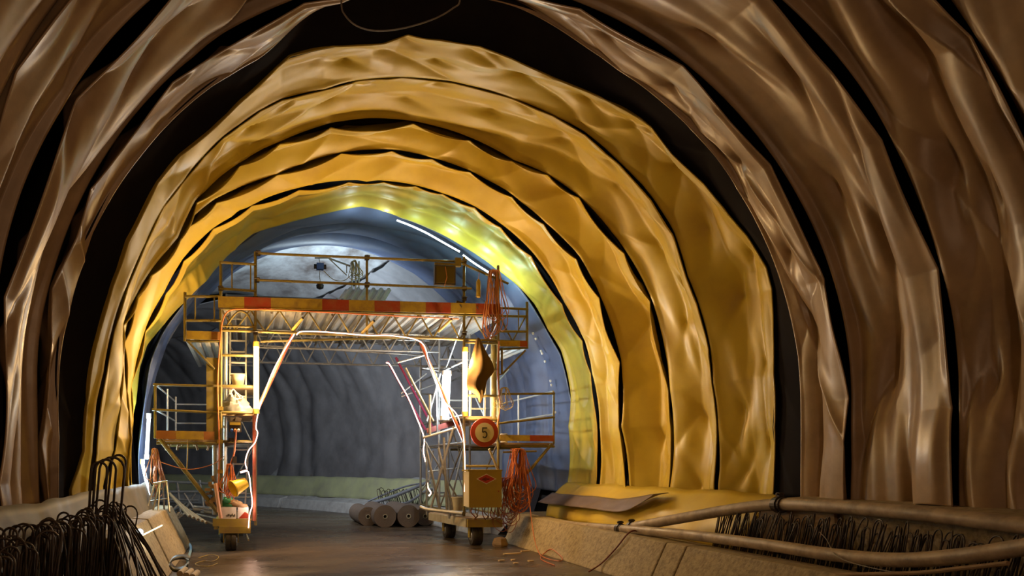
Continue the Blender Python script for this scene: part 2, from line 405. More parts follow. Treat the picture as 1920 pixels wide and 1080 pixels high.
# ================================================================ shape helpers
class MB:
    """collects vertices and faces of one mesh"""
    def __init__(s): s.V = []; s.F = []; s.MI = []
    def add(s, V, F, mi=0):
        n = len(s.V); s.V += [tuple(v) for v in V]; s.F += [tuple(i + n for i in f) for f in F]; s.MI += [mi] * len(F); return s
    def tube(s, pts, r, n=8, mi=0, cap=True, smooth=0, hollow=False):
        P = [Vector(p) for p in pts]
        if smooth: P = spline(P, smooth)
        rr = r if isinstance(r, (list, tuple)) else [r] * len(P)
        if len(rr) != len(P): rr = [r[0] if isinstance(r, (list, tuple)) else r] * len(P)
        V, F = [], []
        t0 = (P[1] - P[0]).normalized()
        up = Vector((0, 0, 1)) if abs(t0.z) < 0.9 else Vector((1, 0, 0))
        nn = (up - t0 * up.dot(t0)).normalized()
        for k, p in enumerate(P):
            a = P[max(k - 1, 0)]; b = P[min(k + 1, len(P) - 1)]
            t = (b - a)
            if t.length < 1e-9: t = t0
            t = t.normalized()
            nn = nn - t * nn.dot(t)
            if nn.length < 1e-6: nn = t.orthogonal()
            nn.normalize(); bb = t.cross(nn)
            for j in range(n):
                an = 2 * PI * j / n
                V.append(p + (nn * math.cos(an) + bb * math.sin(an)) * rr[k])
        for k in range(len(P) - 1):
            for j in range(n):
                j2 = (j + 1) % n
                F.append((k * n + j, k * n + j2, (k + 1) * n + j2, (k + 1) * n + j))
        if cap:
            F.append(tuple(reversed(range(n)))); F.append(tuple((len(P) - 1) * n + j for j in range(n)))
        return s.add(V, F, mi)
    def box(s, c, size, rot=None, mi=0):
        c = Vector(c); hx, hy, hz = size[0] / 2, size[1] / 2, size[2] / 2
        V = [Vector((x, y, z)) for x in (-hx, hx) for y in (-hy, hy) for z in (-hz, hz)]
        if rot is not None: V = [rot @ v for v in V]
        V = [v + c for v in V]
        return s.add(V, [(0, 1, 3, 2), (4, 6, 7, 5), (0, 4, 5, 1), (2, 3, 7, 6), (0, 2, 6, 4), (1, 5, 7, 3)], mi)
    def beam(s, p, q, w, h, mi=0):
        """rectangular bar from p to q; w across (horizontal), h upright"""
        p, q = Vector(p), Vector(q); t = (q - p).normalized()
        up = Vector((0, 0, 1)) if abs(t.z) < 0.95 else Vector((0, 1, 0))
        sd = t.cross(up).normalized(); u2 = sd.cross(t).normalized()
        V = [b + sd * x * w / 2 + u2 * z * h / 2 for b in (p, q) for x, z in ((-1, -1), (1, -1), (1, 1), (-1, 1))]
        return s.add(V, [(3, 2, 1, 0), (4, 5, 6, 7), (0, 1, 5, 4), (1, 2, 6, 5), (2, 3, 7, 6), (3, 0, 4, 7)], mi)
    def lathe(s, prof, n=24, at=(0, 0, 0), axis='z', mi=0):
        """prof = [(radius, height)]"""
        V, F = [], []; at = Vector(at)
        for r, h in prof:
            for j in range(n):
                a = 2 * PI * j / n; x, y = r * math.cos(a), r * math.sin(a)
                v = {'z': (x, y, h), 'y': (x, h, y), 'x': (h, x, y)}[axis]
                V.append(at + Vector(v))
        m = len(prof)
        for k in range(m - 1):
            for j in range(n):
                j2 = (j + 1) % n; F.append((k * n + j, k * n + j2, (k + 1) * n + j2, (k + 1) * n + j))
        F.append(tuple(reversed(range(n)))); F.append(tuple((m - 1) * n + j for j in range(n)))
        return s.add(V, F, mi)
    def prism(s, poly, y0, y1, mi=0, frame=None):
        """polygon [(x,z)] in the xz plane pushed from y0 to y1"""
        n = len(poly)
        V = [Vector((x, y0, z)) for x, z in poly] + [Vector((x, y1, z)) for x, z in poly]
        if frame: V = [frame @ v for v in V]
        F = [tuple(range(n)), tuple(reversed(range(n, 2 * n)))] + [(i, (i + 1) % n + 0, (i + 1) % n + n, i + n)[::-1] for i in range(n)]
        return s.add(V, F, mi)
    def build(s, name, m, parent=None, smooth=False, loc=None):
        V = s.V
        if parent is not None:
            V = [tuple(parent['_o'][k] * -1 + v[k] for k in range(3)) for v in V] if '_o' in parent else V
        if loc is not None: V = [tuple(v[k] - loc[k] for k in range(3)) for v in V]
        o = mesh_obj(name, V, s.F, m, parent, smooth)
        if loc is not None: o.location = loc
        if isinstance(m, (list, tuple)): o.data.polygons.foreach_set('material_index', s.MI)
        if smooth == 'auto':
            pass
        bm = bmesh.new(); bm.from_mesh(o.data); bmesh.ops.recalc_face_normals(bm, faces=bm.faces)
        for e in bm.edges:
            if len(e.link_faces) == 2 and e.calc_face_angle(0) > math.radians(38): e.smooth = False
        bm.to_mesh(o.data); bm.free()
        if parent is not None and '_o' in parent:
            o['_o'] = parent['_o']
        return o
def spline(P, k):
    if len(P) < 3: return P
    out = []
    for i in range(len(P) - 1):
        p0 = P[max(i - 1, 0)]; p1 = P[i]; p2 = P[i + 1]; p3 = P[min(i + 2, len(P) - 1)]
        for j in range(k):
            t = j / k
            out.append(0.5 * ((2 * p1) + (p2 - p0) * t + (2 * p0 - 5 * p1 + 4 * p2 - p3) * t * t + (3 * p1 - p0 - 3 * p2 + p3) * t ** 3))
    out.append(P[-1]); return out
def root(name, label, cat, loc, group=None):
    """a thing whose parts are written in coordinates of the place; the Empty stands at loc"""
    o = thing(name, label, cat, loc, group); o['_o'] = tuple(loc); return o
def clean():
    for o in bpy.data.objects:
        if '_o' in o: del o['_o']
def tube(name, pts, r, m, parent=None, n=8, smooth=0):
    return MB().tube(pts, r, n, smooth=smooth).build(name, m, parent, smooth=True)
def solo(mb, name, m, label, cat, group=None, smooth=False, kind=None):
    """one-mesh thing with its origin at its lowest middle point"""
    xs = [v[0] for v in mb.V]; ys = [v[1] for v in mb.V]; zs = [v[2] for v in mb.V]
    loc = ((min(xs) + max(xs)) / 2, (min(ys) + max(ys)) / 2, min(zs))
    return tag(mb.build(name, m, None, smooth, loc=loc), label, cat, group, kind)

M['scaf'] = mat('yellow_scaffold_tube', (0.17, 0.135, 0.03), 0.45, metal=0.1, dirt=(0.12, 0.10, 0.08), dirt_scale=9, dirt_amt=0.9)
M['zinc'] = mat('galvanised_tube', (0.27, 0.27, 0.27), 0.42, metal=0.5, dirt=(0.17, 0.15, 0.13), dirt_scale=8, dirt_amt=0.7)
M['alu'] = mat('aluminium', (0.5, 0.52, 0.52), 0.35, metal=0.5)
M['board_red'] = mat('toe_board_red', (0.26, 0.026, 0.01), 0.55, dirt=(0.25, 0.10, 0.05), dirt_scale=7, dirt_amt=0.7)
M['board_yel'] = mat('toe_board_yellow', (0.34, 0.24, 0.03), 0.55, dirt=(0.17, 0.10, 0.04), dirt_scale=7, dirt_amt=0.8)
M['board_rust'] = mat('toe_board_rusty', (0.24, 0.085, 0.025), 0.6, dirt=(0.30, 0.19, 0.05), dirt_scale=3, dirt_amt=1.0)
M['corr'] = mat('corrugated_sheet', (0.33, 0.33, 0.32), 0.45, metal=0.25, dirt=(0.25, 0.21, 0.17), dirt_scale=3, dirt_amt=0.8)
M['orange'] = mat('orange_cable', (0.50, 0.15, 0.06), 0.45)
M['rust_tube'] = mat('red_painted_tube', (0.28, 0.06, 0.03), 0.5, dirt=(0.3, 0.15, 0.08), dirt_amt=0.6, dirt_scale=8)
M['magenta'] = mat('magenta_bar', (0.16, 0.012, 0.04), 0.4)
M['tyre'] = mat('tyre_rubber', (0.022, 0.020, 0.018), 0.75, dirt=(0.08, 0.06, 0.045), dirt_amt=0.8, dirt_scale=6)
M['cream'] = mat('cream_paint', (0.45, 0.42, 0.31), 0.5, dirt=(0.3, 0.2, 0.1), dirt_scale=6, dirt_amt=0.7)
M['cart_yel'] = mat('cart_yellow', (0.34, 0.26, 0.045), 0.45, dirt=(0.25, 0.17, 0.08), dirt_scale=6, dirt_amt=0.8)
M['wood'] = mat('rough_wood', (0.30, 0.20, 0.11), 0.75, dirt=(0.14, 0.09, 0.05), dirt_scale=5, dirt_amt=0.8, stretch=(1, 1, 6))
M['black'] = mat('black_plastic', (0.018, 0.016, 0.016), 0.45)
M['steel'] = mat('dark_steel_bar', (0.045, 0.038, 0.034), 0.45, metal=0.35, dirt=(0.10, 0.055, 0.03), dirt_scale=12, dirt_amt=0.7)
M['pipe'] = mat('dusty_pipe', (0.40, 0.31, 0.22), 0.5, dirt=(0.12, 0.09, 0.07), dirt_scale=6, dirt_amt=0.8, rough_var=0.1)
M['tarp'] = mat('brown_tarpaulin', (0.085, 0.05, 0.016), 0.85, spec=0.2, dirt=(0.12, 0.07, 0.03), dirt_scale=4, dirt_amt=0.7)
M['sack'] = mat('white_sack', (0.13, 0.135, 0.14), 0.5)
M['green'] = mat('green_bag', (0.03, 0.20, 0.08), 0.6)
M['blue'] = mat('blue_plastic', (0.03, 0.10, 0.40), 0.4)
M['white'] = mat('white_paint', (0.72, 0.70, 0.66), 0.5, dirt=(0.4, 0.33, 0.25), dirt_scale=8, dirt_amt=0.4)
M['sign_red'] = mat('sign_red', (0.34, 0.04, 0.015), 0.4)
M['sign_face'] = mat('sign_cream', (0.55, 0.48, 0.30), 0.45)
M['ink'] = mat('sign_black', (0.02, 0.015, 0.012), 0.5)
M['g_orange'] = glow('sodium_tube_glow', (1.0, 0.62, 0.13), 9.0)
M['g_white'] = glow('white_tube_glow', (0.85, 0.97, 1.0), 6.0)
M['g_rope'] = glow('rope_light_glow', (1.0, 0.55, 0.42), 6.0)
M['g_led'] = glow('led_rope_glow', (0.86, 0.97, 1.0), 3.5)

M['flap'] = mat('grey_flap', (0.20, 0.15, 0.14), 0.4, dirt=(0.1, 0.07, 0.06), dirt_amt=0.6)
M['pale_green'] = mat('pale_green_sheet', (0.40, 0.42, 0.24), 0.5, dirt=(0.28, 0.27, 0.22), dirt_scale=2, dirt_amt=0.7)
M['cable_dull'] = mat('dull_orange_cable', (0.42, 0.16, 0.07), 0.55)
M['wire'] = mat('yellowish_wire', (0.42, 0.33, 0.14), 0.5)
M['dark_red'] = mat('dark_red_cable', (0.16, 0.03, 0.02), 0.5)
M['hose_blue'] = mat('bluish_hose', (0.22, 0.36, 0.48), 0.25)
M['pink_hose'] = mat('pale_pink_hose', (0.62, 0.36, 0.28), 0.5)
M['cab'] = mat('cabinet_olive', (0.34, 0.25, 0.04), 0.42, dirt=(0.26, 0.19, 0.05), dirt_scale=5, dirt_amt=0.5)
M['cab_side'] = mat('cabinet_side', (0.66, 0.58, 0.42), 0.45)
M['emblem_red'] = mat('emblem_red', (0.40, 0.03, 0.02), 0.4)
M['emblem_dark'] = mat('emblem_dark_red', (0.14, 0.012, 0.01), 0.4)
M['smoke'] = mat('lamp_glass', (0.07, 0.055, 0.02), 0.25)
M['bright_yellow'] = mat('bright_yellow', (0.80, 0.50, 0.03), 0.4)
M['felt'] = mat('rolled_sheet', (0.14, 0.10, 0.075), 0.7, dirt=(0.07, 0.05, 0.04), dirt_scale=6, dirt_amt=0.6)
M['slate_pipe'] = mat('slate_pipe', (0.17, 0.19, 0.24), 0.45)
M['pale_wood'] = mat('pale_wood', (0.62, 0.48, 0.28), 0.6, dirt=(0.35, 0.24, 0.13), dirt_amt=0.5, dirt_scale=8)
M['g_warm'] = glow('warm_strip_glow', (1.0, 0.85, 0.5), 4.0)
GY, GB = 14.0, 17.7                 # front and rear plane of the gantry
def G(px, py, y=GY): return PY(px, py, y)
def V3(x, y, z): return Vector((x, y, z))

# ================================================================ the rolling scaffold gantry
gz = root('scaffold_gantry', 'yellow rolling scaffold gantry straddling the road, with decks, guard rails and wheels', 'scaffold gantry', (2.1, GY, 0))
def gt(name, pts, r=0.026, m='scaf', n=8, smooth=0):
    return tube(name, pts, r, M[m], gz, n, smooth)
def clampb(p):      # scaffold coupler
    mb = MB(); mb.box(p, (0.085, 0.075, 0.085)); mb.tube([Vector(p) + V3(-.05, -.05, .02), Vector(p) + V3(.05, -.05, .02)], .012, 6)
    return mb.build('coupler', M['steel'], gz)
# main posts, front and rear
def vpost(px, y0, y1, yy=GY, r=0.028, m='scaf', name='post'):
    a = PY(px, (y0 + y1) / 2, yy)
    return gt(name, [(a.x, yy, PY(px, y1, yy).z), (a.x, yy, PY(px, y0, yy).z)], r, m)
for px, y0, y1 in ((479, 472, 985), (414, 490, 975), (870, 482, 968), (934, 498, 968)):
    vpost(px, y0, y1)
vpost(347, 548, 640); vpost(988, 566, 652); vpost(688, 478, 628, r=.024)
XL0, XL1 = G(414, 700).x, G(479, 700).x
XR0, XR1 = G(870, 700).x, G(934, 700).x
for x in (XL0, XL1, XR0, XR1):      # rear legs
    gt('post', [(x, GB, 0.55), (x, GB, 4.7)], .028, 'zinc')
for x in (XL0, XL1, XR0, XR1):      # middle legs of the towers
    gt('post', [(x, GY + 1.9, 0.5), (x, GY + 1.9, 4.5)], .026, 'zinc')
# guard rails of the top deck
for a, b in (((484, 475), (870, 491)), ((482, 525), (884, 541)), ((414, 492), (480, 496)), ((412, 541), (480, 546)),
             ((347, 556), (414, 556)), ((349, 601), (414, 601)), ((930, 577), (990, 580)), ((930, 621), (988, 622)),
             ((866, 494), (953, 532))):
    gt('guard_rail', [G(*a, GY - .05), G(*b, GY - .05)], .024)
for px, y0, y1 in ((435, 493, 543), (470, 496, 545), (366, 556, 601), (402, 556, 601), (972, 579, 621), (923, 577, 621)):
    a = G(px, y0, GY - .05); b = G(px, y1, GY - .05)
    gt('guard_rail_bar', [a, (a.x, a.y, b.z)], .013)
for p in ((484, 475), (688, 483), (870, 491), (482, 525), (870, 541), (414, 541), (870, 560), (688, 534), (479, 560), (414, 575), (870, 625), (479, 624)):
    clampb(G(*p, GY - .03))
# the same rails on the rear edge of the deck
zr0, zr1 = 5.52, 5.02
for z in (zr0, zr1): gt('guard_rail', [(XL0, GB, z), (XR1, GB, z)], .022, 'zinc')
for x in (XL0, 2.1, XR1): gt('post', [(x, GB, 4.5), (x, GB, 5.55)], .024, 'zinc')
# red and yellow toe board
def toe_board(pA, pB, h, cuts, y, mats=('board_yel', 'board_red'), first=0, d=.03):
    mb = MB(); xs = [G(c, 570, y).x for c in cuts]
    A, B = G(*pA, y), G(*pB, y)
    for k in range(len(cuts) - 1):
        t0 = (xs[k] - xs[0]) / (xs[-1] - xs[0]); t1 = (xs[k + 1] - xs[0]) / (xs[-1] - xs[0])
        mb.beam(A.lerp(B, t0), A.lerp(B, t1), d, h, mi=(first + k) % 2)
    return mb.build('toe_board', [M[mats[0]], M[mats[1]]], gz)
toe_board((409, 566), (938, 580), .20, (409, 458, 508, 604, 654, 702, 750, 798, 845, 892, 938), GY - .09)
toe_board((350, 628), (413, 630), .15, (350, 396, 413), GY - .06, ('board_yel', 'board_rust'))
toe_board((937, 644), (988, 645), .11, (937, 976, 990), GY - .06, ('board_yel', 'board_red'))
toe_board((293, 815), (402, 817), .15, (293, 330, 382, 402), GY - .06, ('board_rust', 'board_yel'))
toe_board((937, 821), (1038, 822), .12, (937, 993, 1038), GY - .06, ('board_yel', 'board_red'))
# corrugated decks seen from below
def corrugated(x0, x1, y0, y1, z, name='deck_sheet', pitch=.19, dep=.045, m='corr', tilt=0.0):
    mb = MB(); x = x0; prof = []
    while x < x1 - 1e-6:
        for fx, fz in ((0, 0), (.35, 0), (.5, 1), (.85, 1)):
            if x + fx * pitch <= x1: prof.append((x + fx * pitch, z + fz * dep))
        x += pitch
    prof.append((x1, z))
    n = len(prof); V = [(px, y0, pz) for px, pz in prof] + [(px, y1, pz + tilt) for px, pz in prof]
    mb.add(V, [(i, i + 1, n + i + 1, n + i) for i in range(n - 1)])
    o = mb.build(name, M[m], gz)
    md = o.modifiers.new('t', 'SOLIDIFY'); md.thickness = .004
    return o
zt = G(660, 586).z
corrugated(XL0 - .02, XR1 + .05, GY + .06, GB, zt)
zs = G(380, 640).z
corrugated(G(348, 640).x, XL0 - .06, GY + .02, GB, zs, pitch=.17)
corrugated(XR1 + .06, G(988, 650).x, GY + .02, GB, G(960, 655).z, pitch=.17)
# floor planks of the lower side decks
for (xa, xb, z) in ((G(293, 820).x, XL0 - .05, G(340, 826).z), (XR1 + .05, G(1040, 825).x, G(990, 832).z)):
    for k in range(7):
        w = (GB - GY) / 7
        mb = MB().box(((xa + xb) / 2, GY + (k + .5) * w, z + .015 * (k % 2)), (xb - xa, w - .03, .04))
        mb.build('deck_plank', M['wood'], gz)
    for yy in (GY + .02, GY + 1.9, GB - .03): gt('ledger', [(xa, yy, z - .05), (xb, yy, z - .05)], .026)
# front and rear lattice girders
def girder(y, x0, x1, zb0, zb1, zt0, zt1, n, m, r=.026, lace=True):
    A0, B0 = V3(x0, y, zb0), V3(x1, y, zb1); A1, B1 = V3(x0, y, zt0), V3(x1, y, zt1)
    gt('girder_chord', [A0, B0], r, m); gt('girder_chord', [A1, B1], r, m)
    if lace:
        for k in range(n):
            t0, t1, t2 = k / n, (k + .5) / n, (k + 1) / n
            gt('girder_lacing', [A1.lerp(B1, t0), A0.lerp(B0, t1)], .017, m, 6)
            gt('girder_lacing', [A0.lerp(B0, t1), A1.lerp(B1, t2)], .017, m, 6)
pL, pR = G(414, 619), G(985, 641); qL, qR = G(414, 579), G(940, 592)
girder(GY, XL0, pR.x, pL.z, pR.z, qL.z, qR.z, 11, 'scaf')
gt('ledger', [G(412, 574), G(938, 588)], .024)
girder(GB, XL0, XR1, 3.98, 3.98, 4.5, 4.5, 10, 'zinc')
girder(GY + 1.9, XL1, XR0, 4.05, 4.05, 4.42, 4.42, 9, 'zinc', .022)
girder(GB + .02 - .9, XL1, XR0, 4.25, 4.1, 4.45, 4.45, 8, 'zinc', .022, False)
gt('ledger', [(XL1 + .1, GY + .5, 3.95), (XR0 - .6, GY + .4, 4.12)], .024, 'scaf')
for x in np.linspace(XL1 + .3, XR0 - .3, 7):  # purlins under the deck, running back
    gt('purlin', [(x, GY + .03, zt - .05), (x, GB, zt - .05)], .024, 'zinc')
for (px, py) in ((556, 610), (688, 615), (832, 612)):      # short stub tubes with dark open ends
    a = G(px, py, GY - .08); b = a + V3(.10, -.18, .10)
    st = gt('stub_tube', [a - V3(.08, -.1, .08), b], .028, 'board_yel')
    e = MB().tube([b - V3(.001, -.002, .001), b + V3(.006, -.011, .006)], .024, 8).build('stub_tube_end', M['black'], st)
# towers: horizontal bars, platforms and braces
def bars(tower_x0, tower_x1, zs_, yy, m='scaf', r=.024):
    for z in zs_: gt('ledger', [(tower_x0, yy, z), (tower_x1, yy, z)], r, m)
zf = lambda py, y=GY, px=660: PY(px, py, y).z
bars(XL0, XL1, [zf(619), zf(672), zf(728), zf(776), zf(829)], GY)
bars(XR0, XR1, [zf(636), zf(688), zf(738), zf(784), zf(874)], GY)
for x in (XL0, XL1, XR0, XR1):
    for z in (zf(672), zf(776), zf(829), .62): gt('ledger', [(x, GY, z), (x, GB, z)], .022, 'zinc' if z != .62 else 'scaf')
for x in (XL0, XL1, XR0, XR1):
    for k, (za, zb) in enumerate(((.65, 2.0), (2.0, 3.3), (3.3, 4.4))):
        gt('brace', [(x, GY + .05 if k % 2 else GY + 1.85, za), (x, GY + 1.85 if k % 2 else GY + .05, zb)], .018, 'zinc')
        gt('brace', [(x, GB - .05 if k % 2 else GY + 1.95, za), (x, GY + 1.95 if k % 2 else GB - .05, zb)], .018, 'zinc')
for (x0, x1) in ((XL0, XL1), (XR0, XR1)):
    bars(x0, x1, [.9, 2.0, 2.6, 3.3, 3.9], GB, 'zinc', .02); bars(x0, x1, [.9, 2.0, 3.0, 3.9], GY + 1.9, 'zinc', .02)
    gt('brace', [(x0, GB, .9), (x1, GB, 2.0)], .018, 'zinc'); gt('brace', [(x1, GB, 2.0), (x0, GB, 3.3)], .018, 'zinc')
    z = zf(779)
    MB().box(((x0 + x1) / 2, GY + 1.0, z), (abs(x1 - x0) - .06, 1.8, .04)).build('platform', M['wood'], gz)
MB().box(((XL0 + XL1) / 2, GY + .9, zf(727)), (.62, 1.7, .035)).build('platform', M['wood'], gz)
# arched tube frame beside the ladder
gt('arched_frame', [G(424, 616), G(430, 603), G(440, 590), G(449, 584), G(459, 586), G(467, 595), G(474, 610), G(478, 622)], .02, 'scaf', 8, 4)
# side consoles: posts, rails, braces of the lower decks
for px, y0, y1 in ((291, 720, 822), (1038, 735, 832)): vpost(px, y0, y1, r=.024)
for a, b in (((287, 721), (414, 724)), ((285, 768), (414, 774)), ((934, 739), (1040, 738)), ((934, 794), (1040, 782))):
    gt('guard_rail', [G(*a, GY - .04), G(*b, GY - .04)], .022)
xa, xb = G(291, 760).x, G(1038, 760).x
for x, s_ in ((xa, 1), (xb, -1)):
    zlo, zhi = zf(822), zf(722)
    gt('post', [(x + .02 * s_, GY + 1.9, zlo), (x + .02 * s_, GY + 1.9, zhi + .05)], .022, 'alu')
    gt('post', [(x + .02 * s_, GB, zlo), (x + .02 * s_, GB, zhi + .05)], .022, 'alu')
    for z in (zhi - .05, (zlo + zhi) / 2): gt('guard_rail', [(x, GY + .02, z), (x, GB, z)], .018, 'alu')
    xe = XL0 if s_ > 0 else XR1
    for z in (zhi - .12, (zlo + zhi) / 2 - .05): gt('guard_rail', [(x, GB, z), (xe, GB, z)], .018, 'alu')
gt('console_brace', [G(299, 822), G(408, 960)], .042, 'scaf', 8)
gt('console_brace', [G(1034, 833), G(995, 880), G(945, 925)], .03, 'scaf')
gt('console_brace', [G(352, 640), G(402, 692)], .02); gt('console_brace', [G(985, 657), G(942, 701)], .02)
gt('console_brace', [G(352, 640, GB), G(402, 700, GB)], .02, 'alu'); gt('console_brace', [G(985, 657, GB), G(930, 720, GB)], .02, 'alu')
gt('console_frame', [G(941, 652), G(941, 702), G(934, 702)], .022)
gt('console_frame', [G(350, 640), G(412, 640)], .022); gt('console_frame', [G(934, 655), G(990, 652)], .022)
# broad yellow jacking columns
MB().beam(G(399, 672, GY + .12), G(399, 835, GY + .12), .22, .20).build('jacking_column', M['scaf'], gz)
MB().lathe([(.085, 0), (.085, 1.05), (.07, 1.06), (.07, 1.7)], 20, G(927, 792, GY + .15)).build('jacking_column', M['scaf'], gz, smooth=True)
MB().lathe([(.06, 0), (.06, 1.7)], 16, G(404, 965, GY + .12)).build('jacking_column', M['zinc'], gz, smooth=True)
for py in (766, 828, 884, 910): MB().box(G(413, py, GY - .05), (.10, .08, .07)).build('cable_clip', M['board_yel'], gz)
# splayed portal legs and inner trusses
gt('portal_brace', [G(552, 622, GY + .1), G(478, 780, GY + .1)], .03, 'rust_tube')
gt('portal_brace', [G(540, 640, GY + .5), G(470, 790, GY + .5)], .022, 'zinc')
gt('portal_brace', [G(788, 642, GY + .1), G(872, 830, GY + .1)], .028, 'rust_tube')
for k in range(2):
    a = PY((727, 742)[k], (678, 670)[k], GY + 2.2); b = PY((798, 814)[k], 806, GY + 2.2)
    gt('magenta_bar', [a, b], .026, 'magenta')
gt('ledger', [PY(752, 738, GY + 2.2), PY(800, 700, GY + 2.2)], .018, 'zinc')
gt('ledger', [PY(752, 744, GY + 2.2), PY(838, 712, GY + 2.4)], .018, 'zinc')
gt('post', [(G(480, 800).x - .03, GY - .02, .55), (G(480, 800).x - .03, GY - .02, 2.5)], .035, 'rust_tube')
# right inner scaffold, drawn as the lattice seen between the portal and the right tower
rin = [((793, 821), (880, 795)), ((797, 828), (874, 962)), ((803, 884), (870, 876)), ((832, 820), (838, 960)), ((826, 700), (800, 790)),
       ((838, 690), (800, 690)), ((850, 800), (806, 960)), ((800, 830), (800, 965)), ((812, 845), (800, 930)), ((822, 840), (850, 955)),
       ((870, 830), (842, 960)), ((812, 700), (862, 800)), ((760, 690), (812, 790)), ((790, 650), (832, 756)), ((846, 800), (868, 870)),
       ((800, 845), (825, 955)), ((745, 680), (800, 665)), ((792, 690), (845, 700)), ((806, 740), (806, 815)), ((818, 700), (820, 815))]
for k, (a, b) in enumerate(rin):
    gt('lattice_tube', [PY(*a, GY + (.5, 1.2, 1.9)[k % 3]), PY(*b, GY + (.5, 1.2, 1.9)[k % 3])], (.026, .02, .016)[k % 3], 'zinc')
MB().beam(PY(800, 808, GY + 1.4), PY(860, 790, GY + 1.4), .03, .11).build('toe_board', M['dark_red'], gz)
# carts with wheels
def wheel(x, y, r=.19, w=.20):
    mb = MB().lathe([(r - .05, -w / 2 + .0), (r - .015, -w / 2), (r, -w / 2 + .03), (r, -.015), (r - .012, -.01), (r - .012, .01), (r, .015), (r, w / 2 - .03), (r - .015, w / 2), (r - .05, w / 2)], 32, (x, y, r), 'x')
    wh = mb.build('wheel', M['tyre'], gz, smooth=True)
    MB().lathe([(.08, -w / 2 - .015), (.10, -w / 2), (.10, w / 2), (.08, w / 2 + .015)], 20, (x, y, r), 'x').build('hub', M['zinc'], wh)
    f = MB(); f.box((x - w / 2 - .03, y, r + .12), (.02, .12, .30)); f.box((x + w / 2 + .03, y, r + .12), (.02, .12, .30)); f.box((x, y, r + .27), (w + .1, .16, .03))
    f.build('wheel_fork', M['cart_yel'], gz)
xw = G(433, 1020).x
wheel(xw, GY + .05); wheel(xw - .17, GY + 1.6, .19, .14); wheel(xw + .1, GY + 3.4)
for a, b, y in (((399, 973), (470, 986), -.02), ((411, 987), (470, 999), -.06)):
    p, q = G(a[0], (a[1] + b[1]) / 2, GY + y), G(b[0], (a[1] + b[1]) / 2, GY + y)
    MB().beam(p, q, .10, abs(G(*a).z - G(*b).z)).build('cart_beam', M['cart_yel'], gz)
zc = G(440, 985).z
for x in (G(405, 985).x, G(466, 985).x): MB().beam((x, GY, zc), (x, GB, zc), .08, .14).build('cart_beam', M['cart_yel'], gz)
MB().box(((XL0 + XL1) / 2, GY + 1.0, zc + .10), (.66, 2.0, .03)).build('cart_floor', M['wood'], gz)
# right cart: its long side runs back to the left
fr0, fr1 = G(876, 981, GY - .02), G(940, 981, GY - .02)
MB().beam(fr0, fr1, .10, .15).build('cart_beam', M['cart_yel'], gz)
sb0, sb1 = G(876, 981, GY), PY(806, 968, GY + 2.0)
sb1.z = sb0.z
MB().beam(sb0, V3(sb1.x, sb1.y, sb0.z), .06, .16).build('cart_side', M['cream'], gz)
MB().beam(fr1, V3(fr1.x, GB, fr1.z), .06, .15).build('cart_side', M['cream'], gz)
MB().prism([(0, 0), (1, 0), (1, .03), (0, .03)], 0, 1, frame=Matrix(((fr1.x - fr0.x, sb1.x - sb0.x, 0, fr0.x), (0, 2.0, 0, GY), (0, 0, 1, sb0.z + .06), (0, 0, 0, 1)))).build('cart_floor', M['wood'], gz)
wheel(G(897, 1020).x - .02, GY + .12); wheel(PY(842, 1005, GY + 1.6).x, GY + 1.6)
wheel(G(930, 1000).x, GY + 3.4)
gt('tow_bar', [PY(788, 950, GY + .6), PY(800, 955, GY + .5), G(868, 963, GY - .02)], .035, 'zinc')
gt('jack_screw', [G(843, 935, GY + .8), G(843, 972, GY + .8)], .03, 'zinc'); gt('jack_screw', [G(852, 935, GY + .8), G(852, 972, GY + .8)], .03, 'zinc')
gt('prop', [PY(462, 1003, GY + .4), PY(466, 1013, GY + .1)], .02, 'cream')
# hinge and bracket clutter on the towers
for (px, py, w, h) in ((398, 912, .22, .30), (404, 935, .26, .2), (396, 940, .14, .14), (441, 800, .3, .28), (436, 825, .22, .14), (862, 575, .2, .12), (893, 578, .3, .12)):
    mb = MB()
    for k in range(5):
        c = G(px, py, GY + .05) + V3(rnd.uniform(-w, w) / 2, rnd.uniform(-.05, .1), rnd.uniform(-h, h) / 2)
        mb.box(c, (rnd.uniform(.05, .12), .10, rnd.uniform(.04, .12)), Matrix.Rotation(rnd.uniform(-.4, .4), 3, 'Y'))
    mb.tube([G(px, py, GY - .1), G(px, py, GY + .2)], .04, 10)
    mb.build('bracket', M['wood'] if px < 410 else M['steel'], gz)
# ladders fixed in the towers
def ladder(name, p0, p1, w, n, y0, y1, m='alu', parent=gz):
    a0, a1 = PY(*p0, y0), PY(*p1, y1)
    mb = MB()
    mb.beam(a0, a1, .03, .06); mb.beam(a0 + V3(w, 0, 0), a1 + V3(w, 0, 0), .03, .06)
    for k in range(n):
        t = (k + .5) / n; p = a0.lerp(a1, t); mb.beam(p, p + V3(w, 0, 0), .03, .03)
    return mb.build(name, M[m], parent)
ladder('ladder', (431, 775), (432, 588), .30, 9, GY + .5, GY + .9)
ladder('ladder', (432, 965), (440, 830), .27, 5, GY + .7, GY + .9, 'zinc')
ladder('ladder', (881, 800), (884, 690), .30, 5, GY + .6, GY + .9)
MB().tube([PY(421, 965, GY + .5), PY(424, 620, GY + .5)], .035, 10).build('standpipe', M['alu'], gz, smooth=True)

